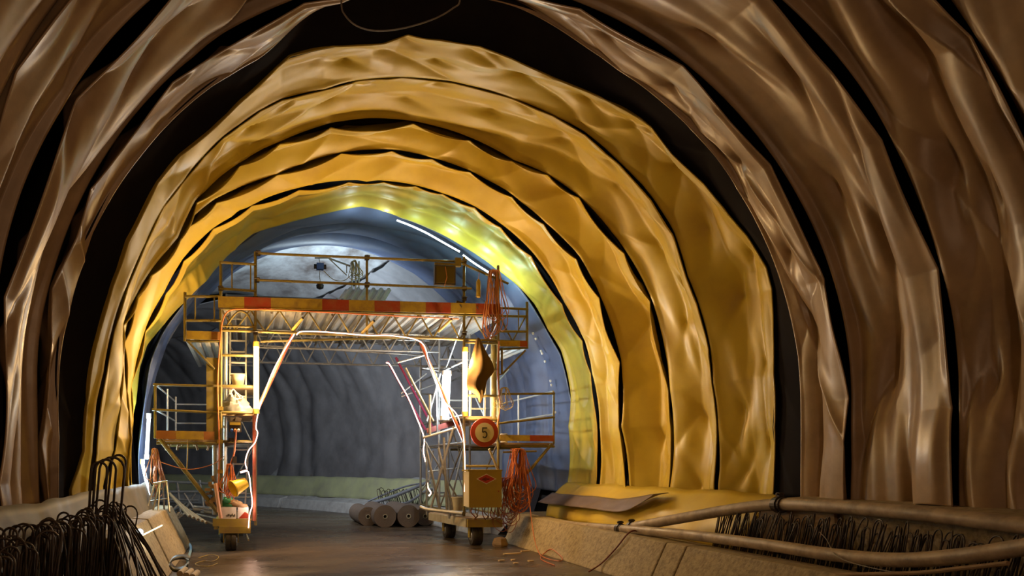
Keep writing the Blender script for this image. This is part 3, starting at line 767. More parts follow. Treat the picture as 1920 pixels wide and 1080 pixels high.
# ================================================================ lamps and rope lights
def tube_lamp(px, y0, y1, yy, m, label, group=None, col=ORANGE, power=150, r=.05, lean=0.0, name='tube_lamp'):
    a, b = PY(px, y1, yy), PY(px + lean, y0, yy)
    t = root(name, label, 'lamp', tuple(a), group)
    MB().tube([a + V3(0, 0, .03), b - V3(0, 0, .03)], r, 16).build('glass_tube', M[m], t, smooth=True)
    for p, d in ((a, -1), (b, 1)):
        MB().tube([p + V3(0, 0, .05) * -d * .8, p + V3(0, 0, .05) * d], r + .012, 16).build('end_cap', M['board_yel' if m == 'g_orange' else 'white'], t, smooth=True)
    mid = (a + b) / 2; L = (b - a).length
    for dy in (-1, 1):
        for k in (-.3, .3):
            light('tube_lamp_light', 'POINT', mid + V3(0, dy * (r + .07), k * L), power / 4, col, .04)
    return t
tube_lamp(480.5, 646, 771, GY - .12, 'g_orange', 'glowing orange tube lamp on the left leg of the gantry', power=520)
tube_lamp(872, 656, 776, GY - .12, 'g_orange', 'glowing orange tube lamp on the right leg of the gantry', power=520)
tube_lamp(834, 700, 783, GY + .9, 'g_white', 'glaring white tube lamp inside the right tower of the gantry', col=COOL, power=260, lean=4, r=.085)
BL = 'blue-white tube lamps on the left wall'
tube_lamp(275, 780, 856, 14.6, 'g_led', 'upper blue-white tube lamp beside the left wall', BL, (.6, .85, 1), 80, .035, 4)
tube_lamp(280, 866, 932, 14.2, 'g_led', 'lower blue-white tube lamp beside the left wall, leaning', BL, (.6, .85, 1), 80, .03, -13)
def rope(label, pts, y, m='g_rope', r=.010, lights=(), col=(1, .65, .5), group='rope lights on the gantry'):
    P = [PY(*p[:2], p[2] if len(p) > 2 else y) for p in pts]
    mb = MB().tube(P, r, 8, smooth=5)
    o = solo(mb, 'rope_light', M[m], label, 'rope light', group, smooth=True)
    for k, pw in lights: light('rope_light_glow', 'POINT', P[k] + V3(0, -.06 if m == 'g_rope' else -.30, 0 if m == 'g_rope' else -.22), pw, col, .02)
    return o
rope('pinkish rope light running along the top girder of the gantry and down the right leg',
     [(556, 628), (565, 622), (600, 622), (640, 625), (690, 629), (740, 630), (790, 642), (805, 680), (825, 730), (835, 755), (855, 775), (865, 800), (870, 830), (872, 890), (871, 922)], GY - .1, lights=((3, 6), (5, 6), (12, 6)))
rope('pinkish rope light winding down the left leg of the gantry',
     [(552, 626), (527, 667), (510, 700), (495, 740), (485, 770), (480, 800), (483, 812), (478, 830), (466, 845), (460, 868), (467, 890), (470, 915), (473, 945), (468, 965), (466, 990)], GY - .14, lights=((2, 5), (8, 6), (12, 6)))
rope('pinkish rope light beside the magenta bars in the rear of the gantry',
     [(724, 680), (731, 684), (748, 715), (765, 745), (780, 780), (795, 820), (794, 845), (798, 866)], GY + 2.1, r=.013)
rope('short dangling end of pinkish rope light inside the gantry', [(801, 905), (803, 915), (808, 924), (804, 930)], GY + 1.5, r=.014)
rope('white LED rope light along the edge of the slate blue membrane', [(618, 403), (660, 397), (700, 396), (716, 398)], 15.3, 'g_led', .018, lights=((1, 5), (3, 5)), col=(.8, 1, 1), group=None)
rope('white LED rope light running down the right of the vault behind the yellow lining',
     [(744, 413), (770, 423), (800, 437), (830, 454), (862, 472)], 15.2, 'g_led', .02, lights=((1, 5), (3, 14)), col=(.62, 1, .85), group=None)
rope('white LED rope light low on the right haunch of the vault', [(868, 478), (890, 494), (912, 508), (930, 520)], 15.2, 'g_led', .02, lights=((1, 20), (3, 14)), col=(.62, 1, .85), group=None)
# ================================================================ kerbs, footings and skirts
def element(name, prof, s0, s1, m, label, group=None, cat='concrete barrier'):
    """precast element with a closed profile [(dx, z)] between two running metres"""
    ns = max(2, int((s1 - s0) / .5) + 1); n = len(prof); mb = MB(); V = []
    for k in range(ns):
        s = s0 + (s1 - s0) * k / (ns - 1)
        V += [tpt(s, dx, z) for dx, z in prof]
    F = [(k * n + j, k * n + (j + 1) % n, (k + 1) * n + (j + 1) % n, (k + 1) * n + j) for k in range(ns - 1) for j in range(n)]
    F += [tuple(range(n)), tuple((ns - 1) * n + j for j in reversed(range(n)))]
    mb.add(V, F); o = solo(mb, name, M[m], label, cat, group)
    bv = o.modifiers.new('bevel', 'BEVEL'); bv.width = .02; bv.segments = 2; bv.limit_method = 'ANGLE'
    return o
def PF(px, py, off=.035):
    r = ray(px, py); k = .489
    t = (5.20 + 1.48 * k - off) / (r.x - k * r.z)
    p = Vector((r.x * t, r.y * t, CAMH + r.z * t))
    return p if p.z > .02 else PZ(px, py, .02)
M['dirty_sheet'] = mat('dirty_sheet', (0.13, 0.105, 0.07), 0.6, dirt=(0.07, 0.08, 0.06), dirt_scale=3, dirt_amt=0.8)
RB = [(2.72, 0.0), (2.80, .12), (3.02, .57), (3.36, .57), (3.40, 0.0)]
element('concrete_barrier', RB, 9.02, 14.6, 'concrete', 'long pitted concrete barrier right of the road, under the loose orange cable', 'right-hand barriers')
element('concrete_barrier', RB, 8.56, 9.0, 'concrete', 'narrow concrete closing piece between two right-hand barriers, with a joint on each side', 'right-hand barriers')
element('concrete_barrier', RB, 3.2, 8.54, 'concrete', 'concrete barrier in the lower right corner below the thick pipes', 'right-hand barriers')
FB = [(2.62, 0.0), (2.74, .34), (3.1, .42), (3.15, .0)]
for k, (s0, s1) in enumerate(((16.2, 20.6), (20.75, 26.6), (26.75, 33), (33.15, 40))):
    element('concrete_barrier', FB, s0, s1, 'pale_concrete', ('pale concrete barrier element of the far bend behind the membrane rolls', 'pale concrete barrier element in the middle of the far bend',
            'pale concrete barrier element seen through the left side of the gantry', 'farthest pale concrete barrier element, dim beyond the left tower')[k], 'pale barriers of the far bend')
LB = [(-3.50, 0.0), (-3.56, .15), (-3.86, .78), (-4.12, .80), (-4.12, 0.0)]
for k, (s0, s1) in enumerate(((8.6, 9.9), (10.05, 11.45), (11.6, 15.2))):
    element('concrete_barrier', LB, s0, s1, 'concrete', ('concrete barrier element on the left, mostly behind the fan of steel bars', 'short concrete barrier element with slanted face on the left, beside the curled black strip',
            'longest left-hand concrete barrier, with the metal trestle on it')[k], 'left-hand barriers')
def footing(name, prof, s_list, m): return sweep(name, M[m], prof, s_list)
footing('trim_1', [(3.44, 0), (3.44, .50), (4.9, .52)], list(np.arange(-8, 17, 1.0)), 'concrete')
mb = MB(); 
footing('trim_2', [(3.93, .50), (3.93, 1.16), (4.75, 1.20)], [-8, -4, 0, 3, 6, 8.35], 'concrete')
mb.add([(CX + 3.93, 8.35, .5), (CX + 4.75, 8.35, .5), (CX + 4.75, 8.35, 1.2), (CX + 3.93, 8.35, 1.16)], [(0, 1, 2, 3)])
tag(mb.build('trim_3', M['concrete']), kind='structure')
footing('trim_4', [(-3.96, 0), (-4.22, .5), (-4.26, 1.15), (-4.7, 1.2)], list(np.arange(-8, 17, 1.0)), 'concrete')
footing('trim_5', [(3.2, .0), (3.6, .42), (4.2, .45)], list(np.arange(16, 45, 1.0)), 'pale_concrete')

def strip_sheet(name, label, m, s0, s1, dxf, z0f, z1f, ns, nz, seed, amp=.05, cat='membrane sheet', group=None, fold=None):
    V = []
    ss = np.linspace(s0, s1, ns)
    for s in ss:
        for j in range(nz):
            t = j / (nz - 1); z = z0f(s) + (z1f(s) - z0f(s)) * t
            d = amp * (float(vnoise(s * 1.3, t * 1.2, seed)) - .5) * 2 + amp * (float(vnoise(s * 3.7, t * 1.8, seed + 1)) - .5)
            V.append(tpt(s, dxf(s, t) + d, z + (0.03 * (float(vnoise(s * 2, 0, seed + 3)) - .5))))
    F = [(i * nz + j, i * nz + j + 1, (i + 1) * nz + j + 1, (i + 1) * nz + j) for i in range(ns - 1) for j in range(nz - 1)]
    o = mesh_obj(name, V, F, M[m]); md = o.modifiers.new('t', 'SOLIDIFY'); md.thickness = .01
    return tag(o, label, cat, group)
strip_sheet('membrane_skirt', 'yellow membrane skirt at the foot of the right wall above the barrier', 'yellow_sheet', 8.45, 14.9,
            lambda s, t: 3.75 + .55 * t ** 2, lambda s: .50, lambda s: 1.22, 90, 12, 51)
strip_sheet('membrane_flap', 'grey-brown membrane flap curling along the foot of the right wall below the yellow sheets', 'flap', 10.6, 15.0,
            lambda s, t: 3.66 + .30 * t + .5 * max(0, .12 - (s - 10.6) * .12), lambda s: .80 + .34 * max(0, 1 - (s - 10.6) / 1.2) ** 2, lambda s: 1.0 + .16 * max(0, 1 - (s - 10.6) / 1.4), 60, 8, 61, .04)
strip_sheet('membrane_skirt', 'pale greenish membrane skirt along the foot of the wall in the far bend', 'pale_green', 16.2, 44,
            lambda s, t: 3.55 + .35 * t, lambda s: .42, lambda s: 1.14, 200, 8, 71, .05)
strip_sheet('membrane_flap', 'dirty brown membrane skirt along the foot of the left wall', 'dirty_sheet', 3.5, 14.8,
            lambda s, t: -4.05 - .20 * t, lambda s: .62, lambda s: 1.26, 120, 8, 81, .03)
# white fixing discs on the slate sheet
slate = [o for o in bpy.data.objects if o.get('label', '').startswith('slate blue')][0]
for (px, py) in ((1040, 653), (1018, 657), (1012, 719), (1038, 721), (1012, 775), (962, 699), (1046, 600), (986, 645)):
    a = PY(px, py, 15.55); dx = a.x - CX; r = math.hypot(dx, a.z - CZ)
    k = (R0 - .10) / r
    c = V3(CX + dx * k, 15.6, CZ + (a.z - CZ) * k); nrm = V3(dx, 0, a.z - CZ).normalized()
    MB().tube([c - nrm * .012, c + nrm * .012], .03, 10).build('fixing_disc', M['white'], slate)

# ================================================================ pipes and steel on the right
def pipe(name, label, pts, r, m='pipe', n=16, k=6, cat='pipe', group=None):
    return solo(MB().tube(pts, r, n, smooth=k), name, M[m], label, cat, group, smooth=True)
pA = [PX(1182, 989, 5.72), PX(1270, 973, 5.86), PX(1380, 954, 6.05), PX(1462, 946, 6.17), PX(1560, 950, 6.17), PX(1740, 965, 6.17), PX(1920, 986, 6.17), PX(2100, 1006, 6.17)]
pa = root('pipe', 'thick dusty pipe rising from the barrier and running level above the steel hairpins', 'pipe', tuple(pA[3]), 'dusty pipes on the right')
MB().tube(pA, .072, 20, smooth=6).build('pipe_run', M['pipe'], pa, smooth=True)
def coupling(p, q, r, par):
    d = (q - p).normalized()
    c = MB().tube([p - d * .07, p + d * .07], r * 1.22, 18); c.tube([p - d * .03, p + d * .03], r * 1.42, 18)
    c.box(p + V3(0, 0, r * 1.55), (.05, .05, .06)); c.tube([p + V3(-.05, 0, r * 1.7), p + V3(.05, 0, r * 1.7)], .014, 6)
    return c.build('coupling', M['steel'], par, smooth=False)
coupling(pA[3], pA[4], .072, pa); coupling(pA[0] + (pA[1] - pA[0]) * .03, pA[1], .060, pa)
pB = [PX(1000, 977, 5.60), PX(1060, 984, 5.60), PX(1180, 993, 5.62), PX(1300, 1004, 5.64), PX(1440, 1022, 5.66), PX(1560, 1040, 5.68), PX(1680, 1050, 5.68), PX(1800, 1043, 5.68), PX(1920, 1026, 5.66), PX(2060, 1006, 5.6)]
pb = root('pipe', 'thick sagging pipe lying on the right-hand barrier below the hairpins', 'pipe', tuple(pB[4]), 'dusty pipes on the right')
MB().tube(pB, .066, 20, smooth=6).build('pipe_run', M['pipe'], pb, smooth=True)
coupling(pB[2] + (pB[1] - pB[2]) * .12, pB[1], .060, pb)
pipe('plastic_rod', 'slim pale plastic rod lying under the sagging pipe in the lower right corner', [PX(1500, 1078, 5.45), PX(1700, 1075, 5.45), PX(1800, 1066, 5.45), PX(1890, 1056, 5.45)], .018, 'wood', 8)
pipe('wire', 'thin stray wire drooping from the hairpins over the sagging pipe', [PX(1537, 998, 5.95), PX(1550, 1012, 5.85), PX(1572, 1045, 5.55), PX(1640, 1066, 5.5), PX(1720, 1078, 5.5)], .004, 'zinc', 6, 5, 'wire')
MB_ = MB().beam(V3(6.28, 8.30, .78), V3(6.28, 7.1, .92), .04, .55)
solo(MB_, 'plank', M['wood'], 'dark shuttering board standing behind the first hairpins', 'plank')

def hairpin_mesh(w, h, r=.0075):
    P = [V3(-w / 2, 0, 0), V3(-w / 2, 0, h - w / 2)]
    for k in range(1, 8):
        a = PI - PI * k / 8; P.append(V3(math.cos(a) * w / 2, 0, h - w / 2 + math.sin(a) * w / 2))
    P += [V3(w / 2, 0, h - w / 2), V3(w / 2, 0, 0)]
    return MB().tube(P, r, 6)
def hairpins(n, place, w, h, label, group, r=.0075, name='steel_hairpin', m='steel', dw=.25):
    protos = [hairpin_mesh(w * s, h, r) for s in (1 - dw, 1, 1 + dw)]
    po = []
    for mb in protos:
        me = bpy.data.meshes.new(name); me.from_pydata(mb.V, [], mb.F); me.polygons.foreach_set('use_smooth', [True] * len(me.polygons)); me.materials.append(M[m]); po.append(me)
    for k in range(n):
        o = bpy.data.objects.new(name, po[k % 3]); loc, rot, sc = place(k, n)
        o.location = loc; o.rotation_euler = rot; o.scale = (1, 1, sc)
        COL.objects.link(o)
        tag(o, label(k) if callable(label) else label, 'steel hairpin', group)
rr = random.Random(3)
def plR(k, n):
    t = (k + rr.uniform(-.45, .45)) / n
    y = 8.9 - t * 4.5
    return (6.02 - .12 * t + rr.uniform(-.07, .07), y, .50), (math.radians(rr.uniform(4, 20)), math.radians(rr.uniform(-5, 3)), math.radians(rr.uniform(35, 80))), (.50 + .05 * math.sin(k * .7) + rr.uniform(-.04, .04))/.5
hairpins(130, plR, .13, .5, 'thin rusty steel hairpin in the row under the level pipe on the right', 'steel hairpins on the right', .0065)
def plR2(k, n):
    t = (k + rr.uniform(-.4, .4)) / n
    return (5.82 + rr.uniform(-.05, .05), 5.6 - t * 1.5, .42), (math.radians(rr.uniform(4, 18)), 0, math.radians(rr.uniform(30, 70))), rr.uniform(.6, .8)
hairpins(14, plR2, .13, .5, 'thin steel hairpin beneath the sagging pipe in the lower right corner', 'low steel hairpins in the lower right corner', .0065)
def plL(k, n):
    t = (k + rr.uniform(-.4, .4)) / n
    return (-1.72 + .34 * t + rr.uniform(-.07, .07), 4.9 + 3.4 * t, .30), (math.radians(rr.uniform(-5, 5)), math.radians(rr.uniform(-6, 10)), math.radians(rr.uniform(-25, 60))), (.78 + .05 * math.sin(k * .5) + rr.uniform(-.05, .05) + .06 * t)/.8
hairpins(96, plL, .14, .8, 'black steel hairpin standing in the dense row in the lower left corner', 'black steel hairpins on the left', .0085)
def plT(k, n):
    return (-1.47 + .035 * k, 7.55 + .03 * k, .35), (0, math.radians(3 + k), math.radians(14 + 6 * k)), 1.0 + .02 * k
hairpins(4, plT, .19, 1.27, 'tall black steel hairpin looping up high above the dense row', 'tall black hairpins on the left', .012)
for k in range(16):
    t = k / 15
    a = V3(-1.34 + .10 * rr.uniform(-1, 1), 8.2 - .5 * t, 1.16 + .05 * rr.uniform(-1, 1)); b = V3(-.72 - .35 * t + .06 * rr.uniform(-1, 1), 7.9 - .9 * t, .22)
    mid = (a + b) / 2 + V3(.04, 0, .03)
    pipe('steel_bar', 'black steel bar fanned out from the end of the hairpin row towards the road', [a, mid, b], .0085 + .003 * (k % 3), 'steel', 6, 4, 'steel bar', 'fanned black steel bars on the left')

# ================================================================ cables
def coil(name, label, pivot, W, H, n, m, seed, r=.008, depth=.08, cat='cable', group=None, kk=4, jit=.35, tail=None):
    """one continuous cable wound n times over a peg at pivot"""
    g = random.Random(seed); P = []
    for k in range(n):
        h = H * g.uniform(.62, 1.0); w = W * g.uniform(.35, 1.0); ox = g.uniform(-jit, jit) * W * .5; tw = g.uniform(-.12, .12)
        y = g.uniform(-depth, depth)
        P += [pivot + V3(ox * .3 - w * .22, y, .0), pivot + V3(ox * .4, y, .035), pivot + V3(ox * .3 + w * .22, y, -.01),
              pivot + V3(ox + w * .30 + tw * .5, y, -h * .45), pivot + V3(ox + w * .42 + tw, y, -h * .82), pivot + V3(ox + tw, y, -h),
              pivot + V3(ox - w * .42 + tw, y, -h * .84), pivot + V3(ox - w * .30 + tw * .5, y, -h * .45)]
    if tail: P += tail
    return solo(MB().tube(P, r, 6, smooth=kk), name, M[m], label, cat, group, smooth=True)
tl = [G(985, 900, GY - .2), PF(1000, 1000), PF(1010, 1035), PF(1022, 1046), PF(1048, 1052), PF(1054, 1046), PF(1035, 1030), PF(1022, 1036), PZ(1014, 1048, .02), PZ(1040, 1060, .015)]
coil('cable_coil', 'big orange cable bundle on the right console, its loose end trailing to the floor', G(971, 846, GY - .16), .50, 1.20, 30, 'orange', 5, .0085, .12, tail=tl)
MB__ = G(943, 848, GY - .15), G(1006, 846, GY - .15)
gt('cable_peg', [MB__[0], MB__[1]], .018)
coil('cable_coil', 'dark and orange cable draped in loose loops below the right cabinet', G(952, 900, GY - .12), .50, 1.05, 12, 'rust_tube', 9, .007, .1)
coil('cable_coil', 'dull orange cable coil hung over the top right post of the gantry', G(926, 512, GY - .1), .42, 1.30, 16, 'cable_dull', 15, .008, .08)
coil('cable_coil', 'bright orange cable coil hanging in the left tower of the gantry', G(430, 874, GY - .08), .26, .68, 12, 'orange', 25, .008, .05)
coil('cable_coil', 'dusty orange cable hanging from the left console beside the blue-white tube lamps', G(291, 845, GY + .1), .22, .85, 9, 'cable_dull', 35, .008, .06)
coil('wire_coil', 'yellowish wire coil hung on the guard rail right of the gantry tower', G(946, 730, GY - .1), .34, .42, 10, 'wire', 45, .005, .05, 'wire coil')
pipe('cable', 'orange cable taped along the left front post up to the deck of the gantry', [G(408, 960, GY - .09), G(411, 840, GY - .08), G(408, 720, GY - .09), G(413, 640, GY - .1), G(418, 600, GY - .1), G(432, 582, GY - .1), G(470, 580, GY - .1), G(560, 583, GY - .1), G(700, 590, GY - .1), G(860, 598, GY - .1)], .013, 'orange', 8, 6, 'cable')
pipe('cable', 'orange cable running down the right front post of the gantry', [G(936, 640, GY - .1), G(933, 700, GY - .1), G(937, 760, GY - .1), G(932, 800, GY - .12)], .016, 'orange', 8, 6, 'cable')
pipe('cable', 'thin orange cable sagging between the left console brace and the tower', [G(300, 866, GY - .1), G(350, 880, GY - .1), G(395, 872, GY - .1), G(420, 856, GY - .1)], .007, 'cable_dull', 6, 6, 'cable')
pipe('cable', 'dark red cable looping from the sagging pipe down the barrier to the road', [PX(1197, 998, 5.62), PX(1188, 995, 5.5), PF(1175, 1003), PF(1155, 1028), PF(1128, 1056), PF(1104, 1072)], .012, 'dark_red', 8, 6, 'cable')
pipe('cable', 'yellowish cable slung low across the left tower of the gantry', [G(352, 825, GY - .05), G(351, 860, GY - .05), G(350, 884, GY - .05)], .010, 'board_yel', 6, 3, 'cable')
pipe('cable', 'thin bare cable hanging in a wide loop from the crown near the top edge', [PY(646, -60, 7.9), PY(640, 5, 7.9), PY(648, 30, 7.9), PY(672, 50, 7.9), PY(710, 58, 7.9), PY(760, 52, 7.9), PY(815, 35, 7.9), PY(850, 15, 7.9), PY(862, 2, 7.9), PY(858, -40, 7.9)], .009, 'zinc', 8, 6, 'cable')
pipe('tangled_wire', 'tangle of yellowish wire on the wet floor left of the road', [PZ(372, 1046, .01), PZ(395, 1040, .02), PZ(410, 1044, .01), PZ(400, 1052, .02), PZ(380, 1052, .01), PZ(366, 1058, .02), PZ(390, 1062, .01), PZ(408, 1056, .02)], .006, 'board_yel', 6, 6, 'wire')
pipe('hose', 'wet bluish hose bent along the foot of the left barriers', [PZ(343, 992, .03), PZ(349, 1010, .03), PZ(358, 1026, .03), PZ(355, 1040, .03), PZ(352, 1052, .03)], .025, 'hose_blue', 10, 5, 'hose')

# ================================================================ things on the gantry
# speed sign
def ribbon(pts, w, y, d=.004):
    """flat stroke in the xz plane"""
    mb = MB(); L, R_ = [], []
    for k, (x, z) in enumerate(pts):
        a = pts[max(k - 1, 0)]; b = pts[min(k + 1, len(pts) - 1)]
        tx, tz = b[0] - a[0], b[1] - a[1]; l = math.hypot(tx, tz); nx, nz = -tz / l, tx / l
        L.append((x + nx * w / 2, z + nz * w / 2)); R_.append((x - nx * w / 2, z - nz * w / 2))
    n = len(pts)
    V = [(x, y, z) for x, z in L] + [(x, y, z) for x, z in R_] + [(x, y + d, z) for x, z in L] + [(x, y + d, z) for x, z in R_]
    F = []
    for k in range(n - 1):
        F += [(k, k + 1, n + k + 1, n + k), (2 * n + k, 3 * n + k, 3 * n + k + 1, 2 * n + k + 1), (k, 2 * n + k, 2 * n + k + 1, k + 1), (n + k, n + k + 1, 3 * n + k + 1, 3 * n + k)]
    F += [(0, n, 3 * n, 2 * n), (n - 1, 3 * n - 1, 4 * n - 1, 2 * n - 1)]
    mb.add(V, F); return mb
c = G(908.5, 811, GY - .22)
sg = root('speed_sign', 'round speed limit sign with red ring and black 5 on the right tower', 'road sign', tuple(c))
MB().lathe([(.02, -.001), (.275, -.001), (.278, .01), (.275, .02), (.02, .02)], 48, c, 'y').build('red_ring', M['sign_red'], sg)
MB().lathe([(.01, -.006), (.188, -.006), (.188, 0), (.01, 0)], 48, c, 'y').build('face', M['sign_face'], sg)
five = [(.048, .098), (-.030, .098)]
MB5 = ribbon([(c.x + .050, c.z + .088), (c.x - .046, c.z + .088)], .024, c.y - .011)
MB5.add(*(lambda r: (r.V, r.F))(ribbon([(c.x - .036, c.z + .098), (c.x - .044, c.z + .005)], .022, c.y - .0112)))
arc = [(c.x - .042 + .002, c.z + .010)] + [(c.x - .002 + .046 * math.cos(math.radians(a)), c.z - .040 + .058 * math.sin(math.radians(a))) for a in range(130, -141, -18)]
MB5.add(*(lambda r: (r.V, r.F))(ribbon(arc, .024, c.y - .0114)))
MB5.build('numeral', M['ink'], sg)
gt('sign_bracket', [c + V3(0, .03, .2), G(908, 790, GY)], .02, 'zinc'); gt('sign_bracket', [G(917, 842, GY - .1), G(935, 885, GY - .05)], .025, 'cream')
# electrical cabinet
a, b = G(880, 951, GY - .42), G(939, 884, GY - .42)
cb = root('electrical_cabinet', 'olive yellow electrical cabinet with a red diamond emblem on the right tower', 'electrical cabinet', ((a.x + b.x) / 2, GY - .2, a.z))
MB().box(((a.x + b.x) / 2, GY - .22, (a.z + b.z) / 2), (b.x - a.x, .36, b.z - a.z)).build('housing', M['cab_side'], cb)
MB().box(((a.x + b.x) / 2 + .005, GY - .415, (a.z + b.z) / 2), (b.x - a.x + .02, .03, b.z - a.z + .02)).build('door', M['cab'], cb)
MB().box(((a.x + b.x) / 2, GY - .22, b.z + .02), (b.x - a.x + .06, .42, .03)).build('rain_roof', M['cab'], cb)
MB().tube([G(935, 921, GY - .46), G(935, 921, GY - .42)], .014, 10).build('lock', M['rust_tube'], cb)
ec = G(912, 898, GY - .44); ew, eh = .20, .098
def rhomb(s, y): return MB().add([(ec.x - ew * s, y, ec.z), (ec.x, y, ec.z - eh * s), (ec.x + ew * s, y, ec.z), (ec.x, y, ec.z + eh * s), (ec.x - ew * s, y + .004, ec.z), (ec.x, y + .004, ec.z - eh * s), (ec.x + ew * s, y + .004, ec.z), (ec.x, y + .004, ec.z + eh * s)],
        [(0, 1, 2, 3), (7, 6, 5, 4), (0, 4, 5, 1), (1, 5, 6, 2), (2, 6, 7, 3), (3, 7, 4, 0)])
em = rhomb(1.0, ec.y).build('emblem_border', M['white'], cb)
rhomb(.86, ec.y - .004).build('emblem', M['emblem_red'], em)
MB().prism([(ec.x - ew * .55, ec.z - .004), (ec.x - .01, ec.z - .045), (ec.x + .0, ec.z - .018), (ec.x + ew * .30, ec.z - .018), (ec.x + ew * .30, ec.z + .012), (ec.x, ec.z + .012), (ec.x - .01, ec.z + .035)], ec.y - .008, ec.y - .004).build('emblem_arrow', M['emblem_dark'], em)
# hoses under the cabinet
for k in range(9):
    x = 886 + k * 6
    pipe('hose', 'thin hose hanging in the bunch below the olive cabinet', [G(x, 950, GY - .2), G(x + rr.uniform(-3, 3), 960, GY - .25), G(x + rr.uniform(-8, 8), 968, GY - .2), G(x + rr.uniform(-14, 14), 974, GY - .1)], .010, ('rust_tube', 'wood', 'pipe')[k % 3], 6, 4, 'hose', 'hoses below the cabinet')
# flood lamp panel on the rail
a, b = G(814, 534, GY - .12), G(853, 500, GY - .12)
fl = root('floodlight', 'square dark floodlight hung on the top guard rail of the gantry', 'floodlight', ((a.x + b.x) / 2, a.y, a.z))
MB().box(((a.x + b.x) / 2, a.y, (a.z + b.z) / 2), (b.x - a.x, .10, b.z - a.z)).build('housing', M['steel'], fl)
MB().box(((a.x + b.x) / 2, a.y - .055, (a.z + b.z) / 2), (b.x - a.x - .06, .02, b.z - a.z - .07)).build('lamp_glass', M['smoke'], fl)
MB().box(((a.x + b.x) / 2, a.y - .03, b.z + .03), (b.x - a.x, .03, .04)).build('bracket', M['scaf'], fl)
MB().box(G(858, 492, GY - .1), (.12, .1, .16)).build('clamp', M['scaf'], fl)
MB().tube([G(835, 500, GY - .2), G(838, 520, GY - .2), G(833, 537, GY - .2)], .006, 6).build('lamp_cable', M['cable_dull'], fl)
# yellow canister
cn = G(897, 558, GY - .1)
ct = root('canister', 'slim yellow canister hanging on a cord beside the top right post', 'canister', tuple(cn))
MB().lathe([(.02, 0), (.045, .01), (.045, .30), (.03, .34), (.015, .36)], 16, cn).build('body', M['board_yel'], ct, smooth=True)
MB().tube([cn + V3(0, 0, .36), G(899, 508, GY - .06)], .006, 6).build('cord', M['cable_dull'], ct)
# brown tarpaulin
def cloth(name, label, rows, m, cat, y, bulge=.1, seed=1, group=None):
    """rows = [(py, pxL, pxR)]: hanging closed cloth bag"""
    V, F = [], []; n = 24
    for k, (py, x0, x1) in enumerate(rows):
        A, B = PY(x0, py, y), PY(x1, py, y); w = (B.x - A.x) / 2; cx = (A.x + B.x) / 2
        for j in range(n):
            a = 2 * PI * j / n; q = 1 + .16 * math.sin(5 * a + k * .6 + seed)
            V.append((cx + w * math.cos(a) * (0.92 + .08 * q), y + max(.02, min(w, bulge)) * math.sin(a) * q, A.z + .01 * math.sin(3 * a + k)))
    for k in range(len(rows) - 1):
        for j in range(n): F.append((k * n + j, k * n + (j + 1) % n, (k + 1) * n + (j + 1) % n, (k + 1) * n + j))
    F.append(tuple(range(n))); F.append(tuple((len(rows) - 1) * n + j for j in reversed(range(n))))
    o = solo(MB().add(V, F), name, M[m], label, cat, group, smooth=True)
    sb = o.modifiers.new('s', 'SUBSURF'); sb.levels = 1; sb.render_levels = 1
    return o
cloth('tarpaulin', 'brown tarpaulin tied up and hanging in the right tower beside the orange lamp', [(632, 894, 900), (650, 889, 906), (668, 884, 916), (684, 879, 926), (698, 877, 928), (708, 876, 914), (720, 875, 911), (732, 876, 910), (738, 894, 908), (748, 897, 905), (756, 899, 902)], 'tarp', 'tarpaulin', GY - .16, .12)
# sacks, buckets and crates in the left tower
def heap(name, label, c, sx, sy, sz, m, seed, cat='bag'):
    V, F = [], []; nu, nv = 28, 12
    for i in range(nv + 1):
        t = i / nv; ph = t * PI / 2
        for j in range(nu):
            a = 2 * PI * j / nu
            q = 1 + .36 * (float(vnoise(math.cos(a) * 2.2 + 9, math.sin(a) * 2.2 + t * 4, seed)) - .5) + .30 * (float(vnoise(a * 3, t * 9, seed + 2)) - .5)
            V.append((c.x + sx * math.cos(ph) * math.cos(a) * q, c.y + sy * math.cos(ph) * math.sin(a) * q, c.z + sz * math.sin(ph) * q))
    for i in range(nv):
        for j in range(nu): F.append((i * nu + j, i * nu + (j + 1) % nu, (i + 1) * nu + (j + 1) % nu, (i + 1) * nu + j))
    F.append(tuple(reversed(range(nu))))
    return solo(MB().add(V, F), name, M[m], label, cat, smooth=True)
z = zf(779) + .021
heap('plastic_sack', 'crumpled white plastic sack on the upper platform of the left tower', V3(G(442, 770).x, GY + .25, z), .28, .22, .30, 'sack', 4, 'sack')
coil('strap_bundle', 'white packing straps coiled on top of the crumpled sack', V3(G(437, 745).x, GY + .2, z + .42), .26, .20, 7, 'white', 55, .006, .05, 'strap')
def bucket(name, label, c, r0, r1, h, m, tilt=None, group=None, inner='black'):
    t = root(name, label, 'bucket', tuple(c), group)
    R = tilt if tilt is not None else Matrix.Identity(3)
    mb = MB().lathe([(.01, .0), (r0, 0), (r1, h), (r1 + .008, h), (r1 + .008, h - .02), (r1 - .004, h), (r0 - .006, .012), (.01, .012)], 28)
    mb.V = [tuple(R @ Vector(v) + c) for v in mb.V]; mb.build('body', M[m], t, smooth=True)
    hb = MB().tube([R @ V3(r1 * math.cos(a), r1 * .2, h + .0 - .5 * r1 * math.sin(a)) + c for a in np.linspace(0, PI, 9)], .005, 6); hb.build('handle', M['zinc'], t)
    return t
bucket('bucket', 'cream bucket standing on the ladder platform of the left tower', V3(G(446, 720).x, GY + .2, zf(727) + .018), .10, .135, .20, 'cream')
bucket('bucket', 'cream bucket standing on the cart below the right tower', V3(PY(856, 950, GY + .55).x, GY + .55, PY(856, 957, GY + .55).z), .11, .145, .27, 'cream')
